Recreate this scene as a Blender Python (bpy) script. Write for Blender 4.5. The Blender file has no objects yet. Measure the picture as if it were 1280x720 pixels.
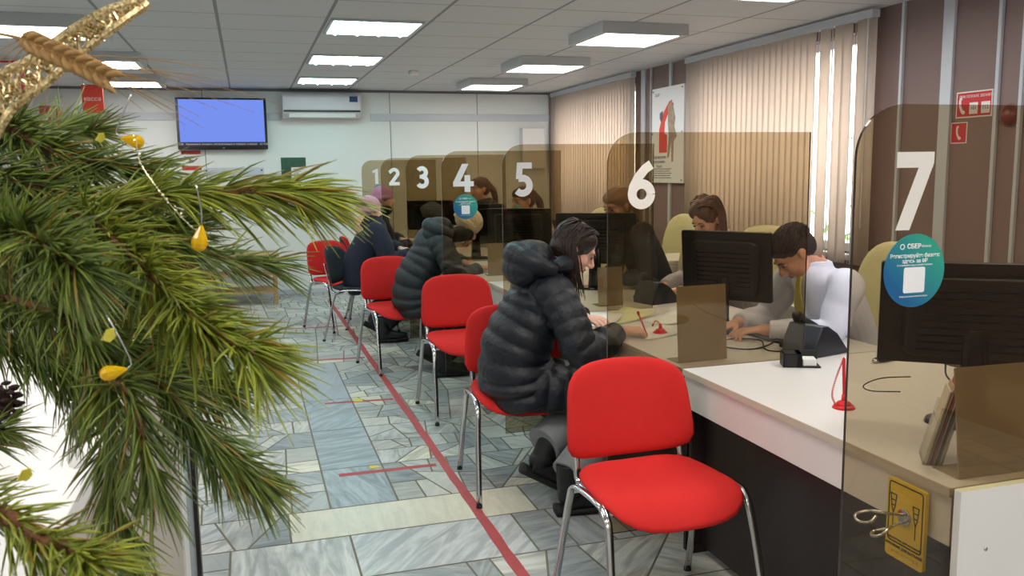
import bpy, bmesh, math, random
import numpy as np
from mathutils import Vector, Matrix, Euler, noise

random.seed(7)
SC = bpy.context.scene
COL = SC.collection
R = math.radians

# ---------------------------------------------------------------- camera
cam_d = bpy.data.cameras.new('camera')
cam = bpy.data.objects.new('camera', cam_d)
COL.objects.link(cam)
cam_d.sensor_width = 36.0
cam_d.lens = 1071.75 / 1280 * 36.0
cam_d.clip_start = 0.02
cam_d.clip_end = 100
cam.matrix_world = Matrix(((0.95560237, 0.05326929, -0.28980423, 0),
                           (-0.29433446, 0.12639588, -0.9473074, 0),
                           (-0.01383233, 0.99054857, 0.13646319, 1.52),
                           (0, 0, 0, 1)))
cam_d.dof.use_dof = True
cam_d.dof.focus_distance = 3.6
cam_d.dof.aperture_fstop = 20.0
SC.camera = cam

# ---------------------------------------------------------------- world and exposure
SC.view_settings.view_transform = 'Standard'
SC.view_settings.look = 'None'
SC.view_settings.gamma = 1
SC.view_settings.use_curve_mapping = False
SC.view_settings.exposure = 0.0
LAMP = 17.5
w = bpy.data.worlds.new('overcast_sky')
SC.world = w
w.use_nodes = True
bg = w.node_tree.nodes['Background']
bg.inputs[0].default_value = (0.93, 0.96, 1.0, 1)
bg.inputs[1].default_value = 6

# ---------------------------------------------------------------- materials
def lin(c):
    return tuple((x / 12.92 if x <= 0.04045 else ((x + 0.055) / 1.055) ** 2.4) for x in [v / 255 for v in c]) + (1,)

def mat(name, rgb, rough=0.6, metal=0.0, bump=0.0, bscale=40, var=0.0, vscale=8, spec=0.5, emit=0, sheen=0, coat=0, stretch=None):
    m = bpy.data.materials.new(name)
    m.use_nodes = True
    nt = m.node_tree
    b = nt.nodes['Principled BSDF']
    col = lin(rgb)
    b.inputs['Base Color'].default_value = col
    b.inputs['Roughness'].default_value = rough
    b.inputs['Metallic'].default_value = metal
    b.inputs['Specular IOR Level'].default_value = spec
    if coat: b.inputs['Coat Weight'].default_value = coat
    if sheen: b.inputs['Sheen Weight'].default_value = sheen
    if emit:
        b.inputs['Emission Color'].default_value = col
        b.inputs['Emission Strength'].default_value = emit
    tc = None
    if bump or var:
        tc = nt.nodes.new('ShaderNodeTexCoord')
        src = tc.outputs['Object']
        if stretch:
            mp = nt.nodes.new('ShaderNodeMapping')
            mp.inputs['Scale'].default_value = stretch
            nt.links.new(src, mp.inputs[0]); src = mp.outputs[0]
    if bump:
        n = nt.nodes.new('ShaderNodeTexNoise'); n.inputs['Scale'].default_value = bscale
        n.inputs['Detail'].default_value = 4
        bp = nt.nodes.new('ShaderNodeBump'); bp.inputs['Strength'].default_value = bump; bp.inputs['Distance'].default_value = 0.01
        nt.links.new(src, n.inputs[0]); nt.links.new(n.outputs[0], bp.inputs['Height']); nt.links.new(bp.outputs[0], b.inputs['Normal'])
    if var:
        n = nt.nodes.new('ShaderNodeTexNoise'); n.inputs['Scale'].default_value = vscale; n.inputs['Detail'].default_value = 6
        mx = nt.nodes.new('ShaderNodeMixRGB')
        mx.inputs[1].default_value = tuple(max(0, c * (1 - var)) for c in col[:3]) + (1,)
        mx.inputs[2].default_value = tuple(min(1, c * (1 + var)) for c in col[:3]) + (1,)
        nt.links.new(src, n.inputs[0]); nt.links.new(n.outputs[0], mx.inputs[0]); nt.links.new(mx.outputs[0], b.inputs['Base Color'])
    return m

def attr_mat(name, rough=0.5, attr='col', spec=0.5, transl=0.0):
    m = bpy.data.materials.new(name); m.use_nodes = True
    nt = m.node_tree; b = nt.nodes['Principled BSDF']
    a = nt.nodes.new('ShaderNodeAttribute'); a.attribute_name = attr
    nt.links.new(a.outputs['Color'], b.inputs['Base Color'])
    b.inputs['Roughness'].default_value = rough
    b.inputs['Specular IOR Level'].default_value = spec
    return m

def glass_mat(name, tint, refl=0.10):
    m = bpy.data.materials.new(name); m.use_nodes = True
    nt = m.node_tree; nt.nodes.clear()
    o = nt.nodes.new('ShaderNodeOutputMaterial'); t = nt.nodes.new('ShaderNodeBsdfTransparent')
    g = nt.nodes.new('ShaderNodeBsdfGlossy'); mx = nt.nodes.new('ShaderNodeMixShader'); f = nt.nodes.new('ShaderNodeFresnel')
    geo = nt.nodes.new('ShaderNodeNewGeometry'); io = nt.nodes.new('ShaderNodeMapRange')
    io.inputs['To Min'].default_value = 1.45; io.inputs['To Max'].default_value = 1 / 1.45   # both faces of the sheet reflect alike
    nt.links.new(geo.outputs['Backfacing'], io.inputs['Value']); nt.links.new(io.outputs[0], f.inputs[0])
    t.inputs[0].default_value = tint + (1,)
    g.inputs[0].default_value = (0.9, 0.9, 0.9, 1); g.inputs['Roughness'].default_value = 0.02
    nt.links.new(f.outputs[0], mx.inputs[0]); nt.links.new(t.outputs[0], mx.inputs[1]); nt.links.new(g.outputs[0], mx.inputs[2])
    nt.links.new(mx.outputs[0], o.inputs[0])
    return m

def emis(name, rgb, s):
    m = bpy.data.materials.new(name); m.use_nodes = True
    nt = m.node_tree; nt.nodes.clear()
    o = nt.nodes.new('ShaderNodeOutputMaterial'); e = nt.nodes.new('ShaderNodeEmission')
    e.inputs[0].default_value = lin(rgb); e.inputs[1].default_value = s
    nt.links.new(e.outputs[0], o.inputs[0])
    return m

M = {}
M['red'] = mat('red_fabric', (206, 44, 42), 0.85, bump=0.25, bscale=420, spec=0.2, var=0.06, vscale=30)
M['redback'] = mat('black_shell', (26, 22, 24), 0.6, bump=0.2, bscale=300)
M['greyfab'] = mat('dark_grey_fabric', (52, 56, 62), 0.85, bump=0.2, bscale=400, spec=0.2)
M['chrome'] = mat('chrome', (200, 200, 202), 0.16, 1.0, var=0.05)
M['white'] = mat('white_laminate', (222, 220, 218), 0.32, var=0.02, vscale=3)
M['whitewall'] = mat('white_wall_panel', (226, 230, 228), 0.45, var=0.02, vscale=2)
M['edge'] = mat('beige_edge_band', (196, 186, 170), 0.5, var=0.05, vscale=60)
M['wenge'] = mat('dark_wenge_laminate', (38, 27, 27), 0.4, var=0.35, vscale=3, bump=0.1, bscale=30, stretch=(14, 14, 0.8))
M['ply'] = mat('painted_wall', (200, 205, 205), 0.7, var=0.03, vscale=1)
M['brown'] = mat('mauve_brown_wall_panel', (132, 110, 106), 0.6, var=0.04, vscale=20, bump=0.05, bscale=200)
M['postgrey'] = mat('pale_grey_metal_profile', (196, 200, 208), 0.4, var=0.03)
M['black'] = mat('black_plastic', (20, 20, 22), 0.42, bump=0.05, bscale=300)
M['blackgloss'] = mat('gloss_black_plastic', (12, 12, 14), 0.15, var=0.1)
M['darkphone'] = mat('anthracite_plastic', (26, 29, 36), 0.35, var=0.1)
M['paper'] = mat('paper', (226, 226, 222), 0.8, var=0.04, vscale=12)
M['paperyel'] = mat('yellowish_paper', (214, 214, 168), 0.8, var=0.05, vscale=12)
M['num'] = mat('white_vinyl', (238, 238, 240), 0.5, var=0.01)
M['vinyl'] = mat('cream_vinyl', (226, 222, 214), 0.5, var=0.01)
M['teal'] = None
M['yellow'] = mat('yellow_plate', (232, 200, 20), 0.4, var=0.03)
M['ink'] = mat('black_print', (24, 22, 24), 0.6, var=0.1)
M['inkgrey'] = mat('grey_print', (110, 110, 116), 0.6, var=0.1)
M['signred'] = mat('sign_red', (196, 40, 48), 0.5, var=0.04)
M['orange'] = mat('sign_orange_red', (226, 70, 50), 0.5, var=0.04)
M['cream'] = mat('cream_leatherette', (206, 198, 152), 0.5, bump=0.1, bscale=120, var=0.04)
M['skin'] = mat('skin', (214, 160, 136), 0.5, var=0.08, vscale=14, bump=0.05, bscale=250)
M['skin2'] = mat('pale_skin', (228, 174, 152), 0.5, var=0.08, vscale=14, bump=0.05, bscale=250)
M['coat'] = mat('blue_black_nylon', (15, 19, 29), 0.5, spec=0.5, bump=0.7, bscale=30, var=0.2, vscale=9)
M['navycoat'] = mat('navy_wool', (16, 22, 44), 0.85, bump=0.2, bscale=60, var=0.15)
M['greencoat'] = mat('dark_green_black_nylon', (20, 29, 34), 0.6, bump=0.6, bscale=24, var=0.2, vscale=9)
M['trouser'] = mat('grey_cotton', (134, 138, 140), 0.9, bump=0.4, bscale=14, var=0.12, vscale=10)
M['blacktrouser'] = mat('black_cotton', (24, 25, 30), 0.9, bump=0.4, bscale=14, var=0.12, vscale=10)
M['boot'] = mat('black_leather', (15, 16, 20), 0.5, bump=0.2, bscale=60)
M['sole'] = mat('black_rubber', (16, 16, 18), 0.7, var=0.1)
M['hairdark'] = mat('dark_brown_hair', (44, 30, 26), 0.42, bump=0.3, bscale=120, var=0.5, vscale=60)
M['hairbrown'] = mat('brown_hair', (94, 62, 46), 0.42, bump=0.3, bscale=120, var=0.4, vscale=60)
M['hairblond'] = mat('light_brown_hair', (150, 112, 84), 0.42, bump=0.3, bscale=120, var=0.3, vscale=60)
M['eyewhite'] = mat('eye_white', (186, 172, 166), 0.4, var=.05)
M['hairshort'] = mat('short_brown_hair', (46, 30, 26), 0.5, bump=0.6, bscale=160, var=0.4, vscale=90)
M['shirt'] = mat('pale_shirt_cotton', (214, 216, 234), 0.75, bump=0.5, bscale=11, var=0.03)
M['tie'] = mat('olive_yellow_silk', (170, 164, 70), 0.5, var=0.3, vscale=60)
M['lace'] = mat('grey_white_lace', (178, 174, 180), 0.8, bump=0.8, bscale=90, var=0.2, vscale=70)
M['clerkdark'] = mat('charcoal_knit', (48, 48, 54), 0.9, bump=0.4, bscale=90)
M['mask'] = mat('turquoise_mask', (128, 176, 176), 0.8, bump=0.2, bscale=60)
M['knitpink'] = mat('mauve_knit', (176, 122, 146), 0.95, bump=1.0, bscale=70, var=0.15, vscale=60)
M['knitpale'] = mat('dusty_pink_knit', (196, 152, 158), 0.95, bump=1.0, bscale=70, var=0.15, vscale=60)
M['knitcream'] = mat('cream_knit', (226, 208, 178), 0.95, bump=1.0, bscale=70, var=0.1, vscale=60)
M['fur'] = mat('black_fur', (14, 13, 15), 0.95, bump=1.0, bscale=120, var=0.2)
M['redplastic'] = mat('red_plastic', (214, 26, 30), 0.35, var=0.05)
M['wood'] = mat('light_wood', (176, 146, 92), 0.55, var=0.2, vscale=6, stretch=(1, 8, 8), bump=0.05)
M['bark'] = mat('pine_bark', (122, 82, 50), 0.9, bump=1.0, bscale=160, var=0.4, vscale=120)
M['straw'] = mat('wheat_straw', (164, 126, 72), 0.6, bump=0.3, bscale=150, var=0.25, vscale=90)
M['cone'] = mat('pine_cone_scale', (58, 34, 32), 0.7, var=0.3, vscale=60)
M['beigepanel'] = mat('beige_grey_panel', (176, 166, 156), 0.5, var=0.03, vscale=4)
M['bluegrey'] = mat('blue_grey_panel', (128, 136, 144), 0.3, var=0.05, vscale=4)
M['tape'] = mat('worn_red_tape', (172, 70, 72), 0.6, var=0.22, vscale=22)
M['yellowtape'] = mat('yellow_tape', (214, 200, 70), 0.6, var=0.2, vscale=30)
M['grout'] = mat('grout', (122, 116, 100), 0.9, var=0.25, vscale=9)
M['lampbox'] = mat('lamp_housing_white', (190, 192, 194), 0.5, var=0.02)
M['edgeglass'] = mat('dark_glass_edge', (48, 36, 30), 0.12, var=0.1)
M['acwhite'] = mat('air_conditioner_white', (214, 208, 214), 0.35, var=0.02)
M['blueprint'] = mat('navy_print', (40, 60, 110), 0.5, var=0.1)
M['greenprint'] = mat('green_print', (44, 84, 66), 0.5, var=0.5, vscale=14)
M['leafgreen'] = mat('shrub_leaf', (96, 140, 60), 0.7, var=0.4, vscale=8)
M['clear'] = glass_mat('clear_acrylic', (0.9, 0.9, 0.88))
M['windowglass'] = glass_mat('window_glass', (0.95, 0.97, 0.97))
M['tint'] = glass_mat('bronze_tinted_glass', (0.76, 0.70, 0.59))

def thick_acrylic():
    m = mat('brown_acrylic', (176, 162, 138), 0.25, var=0.03)
    nt = m.node_tree; b = nt.nodes['Principled BSDF']
    t = nt.nodes.new('ShaderNodeBsdfTransparent'); t.inputs[0].default_value = (0.8, 0.72, 0.58, 1)
    mx = nt.nodes.new('ShaderNodeMixShader'); mx.inputs[0].default_value = 0.72
    nt.links.new(t.outputs[0], mx.inputs[1]); nt.links.new(b.outputs[0], mx.inputs[2])
    nt.links.new(mx.outputs[0], nt.nodes['Material Output'].inputs[0])
    return m
M['acrylic'] = thick_acrylic()

def ornament_glass():
    m = mat('amber_glass', (240, 196, 20), 0.08, var=0.12, vscale=60)
    nt = m.node_tree; b = nt.nodes['Principled BSDF']
    t = nt.nodes.new('ShaderNodeBsdfTransparent'); t.inputs[0].default_value = (0.95, 0.75, 0.15, 1)
    mx = nt.nodes.new('ShaderNodeMixShader'); mx.inputs[0].default_value = 0.7
    nt.links.new(t.outputs[0], mx.inputs[1]); nt.links.new(b.outputs[0], mx.inputs[2])
    nt.links.new(mx.outputs[0], nt.nodes['Material Output'].inputs[0])
    return m
M['amber'] = ornament_glass()

def gradient_sticker():
    m = mat('teal_gradient_vinyl', (20, 130, 150), 0.4)
    nt = m.node_tree; b = nt.nodes['Principled BSDF']
    tc = nt.nodes.new('ShaderNodeTexCoord'); s = nt.nodes.new('ShaderNodeSeparateXYZ'); a = nt.nodes.new('ShaderNodeMath'); a.operation = 'ADD'
    r = nt.nodes.new('ShaderNodeValToRGB')
    r.color_ramp.elements[0].position = 0.25; r.color_ramp.elements[0].color = lin((24, 96, 146))
    r.color_ramp.elements[1].position = 0.8; r.color_ramp.elements[1].color = lin((48, 160, 138))
    nt.links.new(tc.outputs['Generated'], s.inputs[0]); 
    mu = nt.nodes.new('ShaderNodeMath'); mu.operation = 'MULTIPLY'; mu.inputs[1].default_value = 0.5
    nt.links.new(s.outputs[0], a.inputs[0]); nt.links.new(s.outputs[2], a.inputs[1]); nt.links.new(a.outputs[0], mu.inputs[0])
    nt.links.new(mu.outputs[0], r.inputs[0]); nt.links.new(r.outputs[0], b.inputs['Base Color'])
    return m
M['teal'] = gradient_sticker()

def blind_mat():
    m = mat('blind_fabric', (242, 230, 221), 0.85, bump=0.1, bscale=200)
    nt = m.node_tree; b = nt.nodes['Principled BSDF']
    t = nt.nodes.new('ShaderNodeBsdfTranslucent'); t.inputs[0].default_value = lin((236, 220, 206))
    mx = nt.nodes.new('ShaderNodeMixShader'); mx.inputs[0].default_value = 0.50
    nt.links.new(b.outputs[0], mx.inputs[1]); nt.links.new(t.outputs[0], mx.inputs[2])
    nt.links.new(mx.outputs[0], nt.nodes['Material Output'].inputs[0])
    return m
M['blind'] = blind_mat()

def marble():
    m = bpy.data.materials.new('marble_pieces'); m.use_nodes = True
    nt = m.node_tree; b = nt.nodes['Principled BSDF']
    a = nt.nodes.new('ShaderNodeAttribute'); a.attribute_name = 'col'
    a2 = nt.nodes.new('ShaderNodeAttribute'); a2.attribute_name = 'vein'
    tc = nt.nodes.new('ShaderNodeTexCoord')
    rot = nt.nodes.new('ShaderNodeVectorRotate'); rot.rotation_type = 'Z_AXIS'
    sep = nt.nodes.new('ShaderNodeSeparateXYZ'); mul = nt.nodes.new('ShaderNodeMath'); mul.operation = 'MULTIPLY'; mul.inputs[1].default_value = 6.28
    nt.links.new(a2.outputs['Vector'], sep.inputs[0]); nt.links.new(sep.outputs[0], mul.inputs[0]); nt.links.new(mul.outputs[0], rot.inputs['Angle'])
    nt.links.new(tc.outputs['Object'], rot.inputs['Vector'])
    mp = nt.nodes.new('ShaderNodeMapping'); mp.inputs['Scale'].default_value = (1.6, 9, 1)
    nt.links.new(rot.outputs[0], mp.inputs[0])
    n = nt.nodes.new('ShaderNodeTexNoise'); n.inputs['Scale'].default_value = 2.2; n.inputs['Detail'].default_value = 8; n.inputs['Distortion'].default_value = 1.2
    nt.links.new(mp.outputs[0], n.inputs[0])
    r = nt.nodes.new('ShaderNodeValToRGB')
    r.color_ramp.elements[0].position = 0.36; r.color_ramp.elements[0].color = (0.60, 0.625, 0.65, 1)
    r.color_ramp.elements[1].position = 0.62; r.color_ramp.elements[1].color = (1.12, 1.12, 1.12, 1)
    nt.links.new(n.outputs[0], r.inputs[0])
    mx = nt.nodes.new('ShaderNodeMixRGB'); mx.blend_type = 'MULTIPLY'
    nt.links.new(sep.outputs[1], mx.inputs[0]); nt.links.new(a.outputs['Color'], mx.inputs[1]); nt.links.new(r.outputs[0], mx.inputs[2])
    n2 = nt.nodes.new('ShaderNodeTexNoise'); n2.inputs['Scale'].default_value = 30; n2.inputs['Detail'].default_value = 4
    nt.links.new(tc.outputs['Object'], n2.inputs[0])
    r2 = nt.nodes.new('ShaderNodeValToRGB'); r2.color_ramp.elements[0].color = (.82, .82, .80, 1); r2.color_ramp.elements[1].color = (1.08, 1.08, 1.08, 1)
    nt.links.new(n2.outputs[0], r2.inputs[0])
    mx2 = nt.nodes.new('ShaderNodeMixRGB'); mx2.blend_type = 'MULTIPLY'; mx2.inputs[0].default_value = 0.6
    nt.links.new(mx.outputs[0], mx2.inputs[1]); nt.links.new(r2.outputs[0], mx2.inputs[2])
    nt.links.new(mx2.outputs[0], b.inputs['Base Color'])
    b.inputs['Roughness'].default_value = 0.34
    return m
M['marble'] = marble()

def ceiling_mat():
    m = mat('ceiling_tiles', (168, 168, 170), 0.85)
    nt = m.node_tree; b = nt.nodes['Principled BSDF']
    tc = nt.nodes.new('ShaderNodeTexCoord')
    s = nt.nodes.new('ShaderNodeSeparateXYZ'); nt.links.new(tc.outputs['Object'], s.inputs[0])
    def line(out, off, per, wid):
        a = nt.nodes.new('ShaderNodeMath'); a.operation = 'SUBTRACT'; a.inputs[1].default_value = off - 50 * per
        nt.links.new(out, a.inputs[0])
        d = nt.nodes.new('ShaderNodeMath'); d.operation = 'MODULO'; d.inputs[1].default_value = per
        nt.links.new(a.outputs[0], d.inputs[0])
        l = nt.nodes.new('ShaderNodeMath'); l.operation = 'LESS_THAN'; l.inputs[1].default_value = wid
        nt.links.new(d.outputs[0], l.inputs[0])
        return l
    lx = line(s.outputs[0], 0.565, 0.70, 0.022); ly = line(s.outputs[1], 5.98, 0.61, 0.012)
    mx_ = nt.nodes.new('ShaderNodeMath'); mx_.operation = 'MAXIMUM'
    nt.links.new(lx.outputs[0], mx_.inputs[0]); nt.links.new(ly.outputs[0], mx_.inputs[1])
    c = nt.nodes.new('ShaderNodeMixRGB'); c.inputs[1].default_value = lin((204, 204, 206)); c.inputs[2].default_value = lin((140, 140, 144))
    nt.links.new(mx_.outputs[0], c.inputs[0])
    nt.links.new(c.outputs[0], b.inputs['Base Color'])
    n = nt.nodes.new('ShaderNodeTexNoise'); n.inputs['Scale'].default_value = 160
    bp = nt.nodes.new('ShaderNodeBump'); bp.inputs['Strength'].default_value = 0.15
    nt.links.new(tc.outputs['Object'], n.inputs[0]); nt.links.new(n.outputs[0], bp.inputs['Height']); nt.links.new(bp.outputs[0], b.inputs['Normal'])
    return m
M['ceiling'] = ceiling_mat()

def glitter():
    m = mat('gold_glitter_mesh', (206, 160, 70), 0.3, 0.7)
    nt = m.node_tree; b = nt.nodes['Principled BSDF']
    tc = nt.nodes.new('ShaderNodeTexCoord'); v = nt.nodes.new('ShaderNodeTexVoronoi'); v.inputs['Scale'].default_value = 480
    nt.links.new(tc.outputs['Object'], v.inputs[0])
    r = nt.nodes.new('ShaderNodeValToRGB'); r.color_ramp.elements[0].color = lin((120, 84, 30)); r.color_ramp.elements[1].color = lin((255, 236, 180))
    nt.links.new(v.outputs['Color'], r.inputs[0]); nt.links.new(r.outputs[0], b.inputs['Base Color'])
    bp = nt.nodes.new('ShaderNodeBump'); bp.inputs['Strength'].default_value = 1.0; bp.inputs['Distance'].default_value = 0.004
    nt.links.new(v.outputs['Color'], bp.inputs['Height']); nt.links.new(bp.outputs[0], b.inputs['Normal'])
    return m
M['glitter'] = glitter()

# ---------------------------------------------------------------- helpers
def tag(o, label=None, cat=None, group=None, kind=None):
    if label: o['label'] = label
    if cat: o['category'] = cat
    if group: o['group'] = group
    if kind: o['kind'] = kind
    return o

def empty(name, loc=(0, 0, 0), rz=0):
    o = bpy.data.objects.new(name, None); COL.objects.link(o)
    o.location = loc; o.rotation_euler = (0, 0, rz); o.empty_display_size = 0.1
    return o

def link(name, me, m=None, parent=None, smooth=True, world=False):
    o = bpy.data.objects.new(name, me); COL.objects.link(o)
    if m is not None:
        for mm in (m if isinstance(m, (list, tuple)) else [m]): me.materials.append(mm)
    if smooth:
        me.polygons.foreach_set('use_smooth', [True] * len(me.polygons))
    if parent is not None: o.parent = parent
    return o

def obj(name, bm, m, parent=None, smooth=False, bevel=0.0, subsurf=0):
    bmesh.ops.recalc_face_normals(bm, faces=bm.faces)
    me = bpy.data.meshes.new(name); bm.to_mesh(me); bm.free()
    o = link(name, me, m, parent, smooth)
    if bevel:
        b = o.modifiers.new('bevel', 'BEVEL'); b.width = bevel; b.segments = 2; b.limit_method = 'ANGLE'
    if subsurf:
        s = o.modifiers.new('subdivision', 'SUBSURF'); s.levels = subsurf; s.render_levels = subsurf
    return o

def box(bm, x0, x1, y0, y1, z0, z1, mi=0, mtx=None):
    vs = [bm.verts.new((x, y, z)) for x in (x0, x1) for y in (y0, y1) for z in (z0, z1)]
    if mtx is not None:
        for v in vs: v.co = mtx @ v.co
    fs = [(0, 1, 3, 2), (4, 6, 7, 5), (0, 4, 5, 1), (2, 3, 7, 6), (0, 2, 6, 4), (1, 5, 7, 3)]
    for f in fs:
        fc = bm.faces.new([vs[i] for i in f]); fc.material_index = mi
    return vs

def catmull(pts, sub):
    P = [Vector(p) for p in pts]
    if len(P) < 3 or sub <= 1: 
        if sub <= 1: return P, [float(i) for i in range(len(P))]
    out, ts = [], []
    for i in range(len(P) - 1):
        p0 = P[i - 1] if i > 0 else P[i] * 2 - P[i + 1]
        p1, p2 = P[i], P[i + 1]
        p3 = P[i + 2] if i + 2 < len(P) else P[i + 1] * 2 - P[i]
        for k in range(sub):
            t = k / sub
            out.append(0.5 * ((2 * p1) + (-p0 + p2) * t + (2 * p0 - 5 * p1 + 4 * p2 - p3) * t * t + (-p0 + 3 * p1 - 3 * p2 + p3) * t ** 3))
            ts.append(i + t)
    out.append(P[-1]); ts.append(float(len(P) - 1))
    return out, ts

def sweep(bm, pts, rad, n=10, sub=6, up=(0, 0, 1), puff=0, plen=0.06, mi=0, closed=True, flat=False):
    """tube along a smooth path; rad = number, list of numbers or list of (a, b); b lies along up"""
    path, ts = catmull(pts, sub)
    if not isinstance(rad, (list, tuple)): rad = [rad] * len(pts)
    rr = [(r, r) if not isinstance(r, (list, tuple)) else r for r in rad]
    up = Vector(up); rings = []; L = 0.0
    prev = None
    for i, p in enumerate(path):
        a = path[max(0, i - 1)]; b = path[min(len(path) - 1, i + 1)]
        t = (b - a)
        if t.length < 1e-9: t = Vector((0, 0, 1))
        t.normalize()
        side = t.cross(up)
        if side.length < 0.15:
            side = prev if prev is not None else t.cross(Vector((1, 0, 0.01)))
        side = side - t * side.dot(t); side.normalize()
        if prev is not None and side.dot(prev) < 0: side = -side
        prev = side
        u = side.cross(t).normalized()
        k = min(int(ts[i]), len(rr) - 2) if len(rr) > 1 else 0
        f = ts[i] - k
        f = f * f * (3 - 2 * f)
        ra = rr[k][0] * (1 - f) + rr[min(k + 1, len(rr) - 1)][0] * f
        rb = rr[k][1] * (1 - f) + rr[min(k + 1, len(rr) - 1)][1] * f
        if i: L += (path[i] - path[i - 1]).length
        if puff:
            q = abs(math.sin(math.pi * L / plen)) ** 0.5
            ra *= 1 - puff * (1 - q); rb *= 1 - puff * (1 - q)
        rings.append([bm.verts.new(p + side * (math.cos(2 * math.pi * j / n) * ra) + u * (math.sin(2 * math.pi * j / n) * rb)) for j in range(n)])
    for a, b in zip(rings, rings[1:]):
        for j in range(n):
            fc = bm.faces.new((a[j], a[(j + 1) % n], b[(j + 1) % n], b[j])); fc.material_index = mi
    if closed:
        fc = bm.faces.new(list(reversed(rings[0]))); fc.material_index = mi
        fc = bm.faces.new(rings[-1]); fc.material_index = mi
    return rings

def ell(bm, c, r, rot=(0, 0, 0), seg=20, rings=12, mtx=None):
    if not isinstance(r, (list, tuple)): r = (r, r, r)
    m = Matrix.Translation(c) @ Euler(rot).to_matrix().to_4x4() @ Matrix.Diagonal((r[0], r[1], r[2], 1))
    if mtx is not None: m = mtx @ m
    bmesh.ops.create_uvsphere(bm, u_segments=seg, v_segments=rings, radius=1, matrix=m)

def cyl(bm, c, r, h, axis='z', n=24, r2=None):
    rot = {'z': Matrix.Identity(4), 'x': Matrix.Rotation(R(90), 4, 'Y'), 'y': Matrix.Rotation(R(90), 4, 'X')}[axis]
    bmesh.ops.create_cone(bm, cap_ends=True, segments=n, radius1=r, radius2=r if r2 is None else r2, depth=h, matrix=Matrix.Translation(c) @ rot)

def prism(bm, pts, d0, d1, fn, mi=0):
    """polygon pts (2-d) extruded from d0 to d1; fn(a, b, d) gives a point"""
    A = [bm.verts.new(fn(a, b, d0)) for a, b in pts]; B = [bm.verts.new(fn(a, b, d1)) for a, b in pts]
    n = len(pts)
    f = bm.faces.new(A); f.material_index = mi
    f = bm.faces.new(list(reversed(B))); f.material_index = mi
    side = []
    for i in range(n):
        f = bm.faces.new((A[i], B[i], B[(i + 1) % n], A[(i + 1) % n])); f.material_index = mi; side.append(f)
    return side

def remesh(name, bm, m, parent=None, voxel=0.006, smooth=2, fac=0.5):
    me = bpy.data.meshes.new(name); bmesh.ops.recalc_face_normals(bm, faces=bm.faces); bm.to_mesh(me); bm.free()
    t = bpy.data.objects.new('work', me); COL.objects.link(t)
    r = t.modifiers.new('r', 'REMESH'); r.mode = 'VOXEL'; r.voxel_size = voxel; r.use_smooth_shade = True
    if smooth:
        s = t.modifiers.new('s', 'SMOOTH'); s.iterations = smooth; s.factor = fac
    dg = bpy.context.evaluated_depsgraph_get(); dg.update()
    me2 = bpy.data.meshes.new_from_object(t.evaluated_get(dg))
    bpy.data.objects.remove(t); me2.name = name
    me2.materials.clear()
    return link(name, me2, m, parent, True)

def text(name, body, size, loc, rot, m, parent, ext=0.0004, bold=0.0, align='CENTER', kind=None):
    cu = bpy.data.curves.new(name, 'FONT'); cu.body = body; cu.size = size; cu.extrude = ext; cu.offset = bold
    cu.align_x = align; cu.align_y = 'CENTER'; cu.resolution_u = 3
    t = bpy.data.objects.new('work', cu); COL.objects.link(t)
    dg = bpy.context.evaluated_depsgraph_get(); dg.update()
    me = bpy.data.meshes.new_from_object(t.evaluated_get(dg)); bpy.data.objects.remove(t)
    me.materials.clear()
    o = link(name, me, m, parent, False)
    o.location = loc; o.rotation_euler = rot
    return o
FRONT = (R(90), 0, 0)          # reads from -Y
LEFTW = (R(90), 0, R(-90))     # reads from -X

def rrect(x0, x1, z0, z1, r=0.01, n=5, corners='all'):
    pts = []
    cs = {'br': (x1 - r, z0 + r, -90), 'tr': (x1 - r, z1 - r, 0), 'tl': (x0 + r, z1 - r, 90), 'bl': (x0 + r, z0 + r, 180)}
    raw = {'br': (x1, z0), 'tr': (x1, z1), 'tl': (x0, z1), 'bl': (x0, z0)}
    for k in ('br', 'tr', 'tl', 'bl'):
        if corners == 'all' or k in corners:
            cx, cz, a0 = cs[k]
            for i in range(n + 1):
                a = R(a0 + 90 * i / n); pts.append((cx + r * math.cos(a), cz + r * math.sin(a)))
        else: pts.append(raw[k])
    return pts

def S(name, bm, m, bevel=0):
    o = obj(name, bm, m, None, False, bevel); o['kind'] = 'structure'; return o

def kids(o): return [c for c in bpy.data.objects if c.parent == o]
def dup(o, parent=None, tree=None):
    c = o.copy(); COL.objects.link(c); c.parent = parent
    for ch in kids(o):
        if ch is not c: dup(ch, c)
    return c

XR, YB, ZC = 4.05, 11.1, 2.54
XL, YF = -3.2, -2.6

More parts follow.
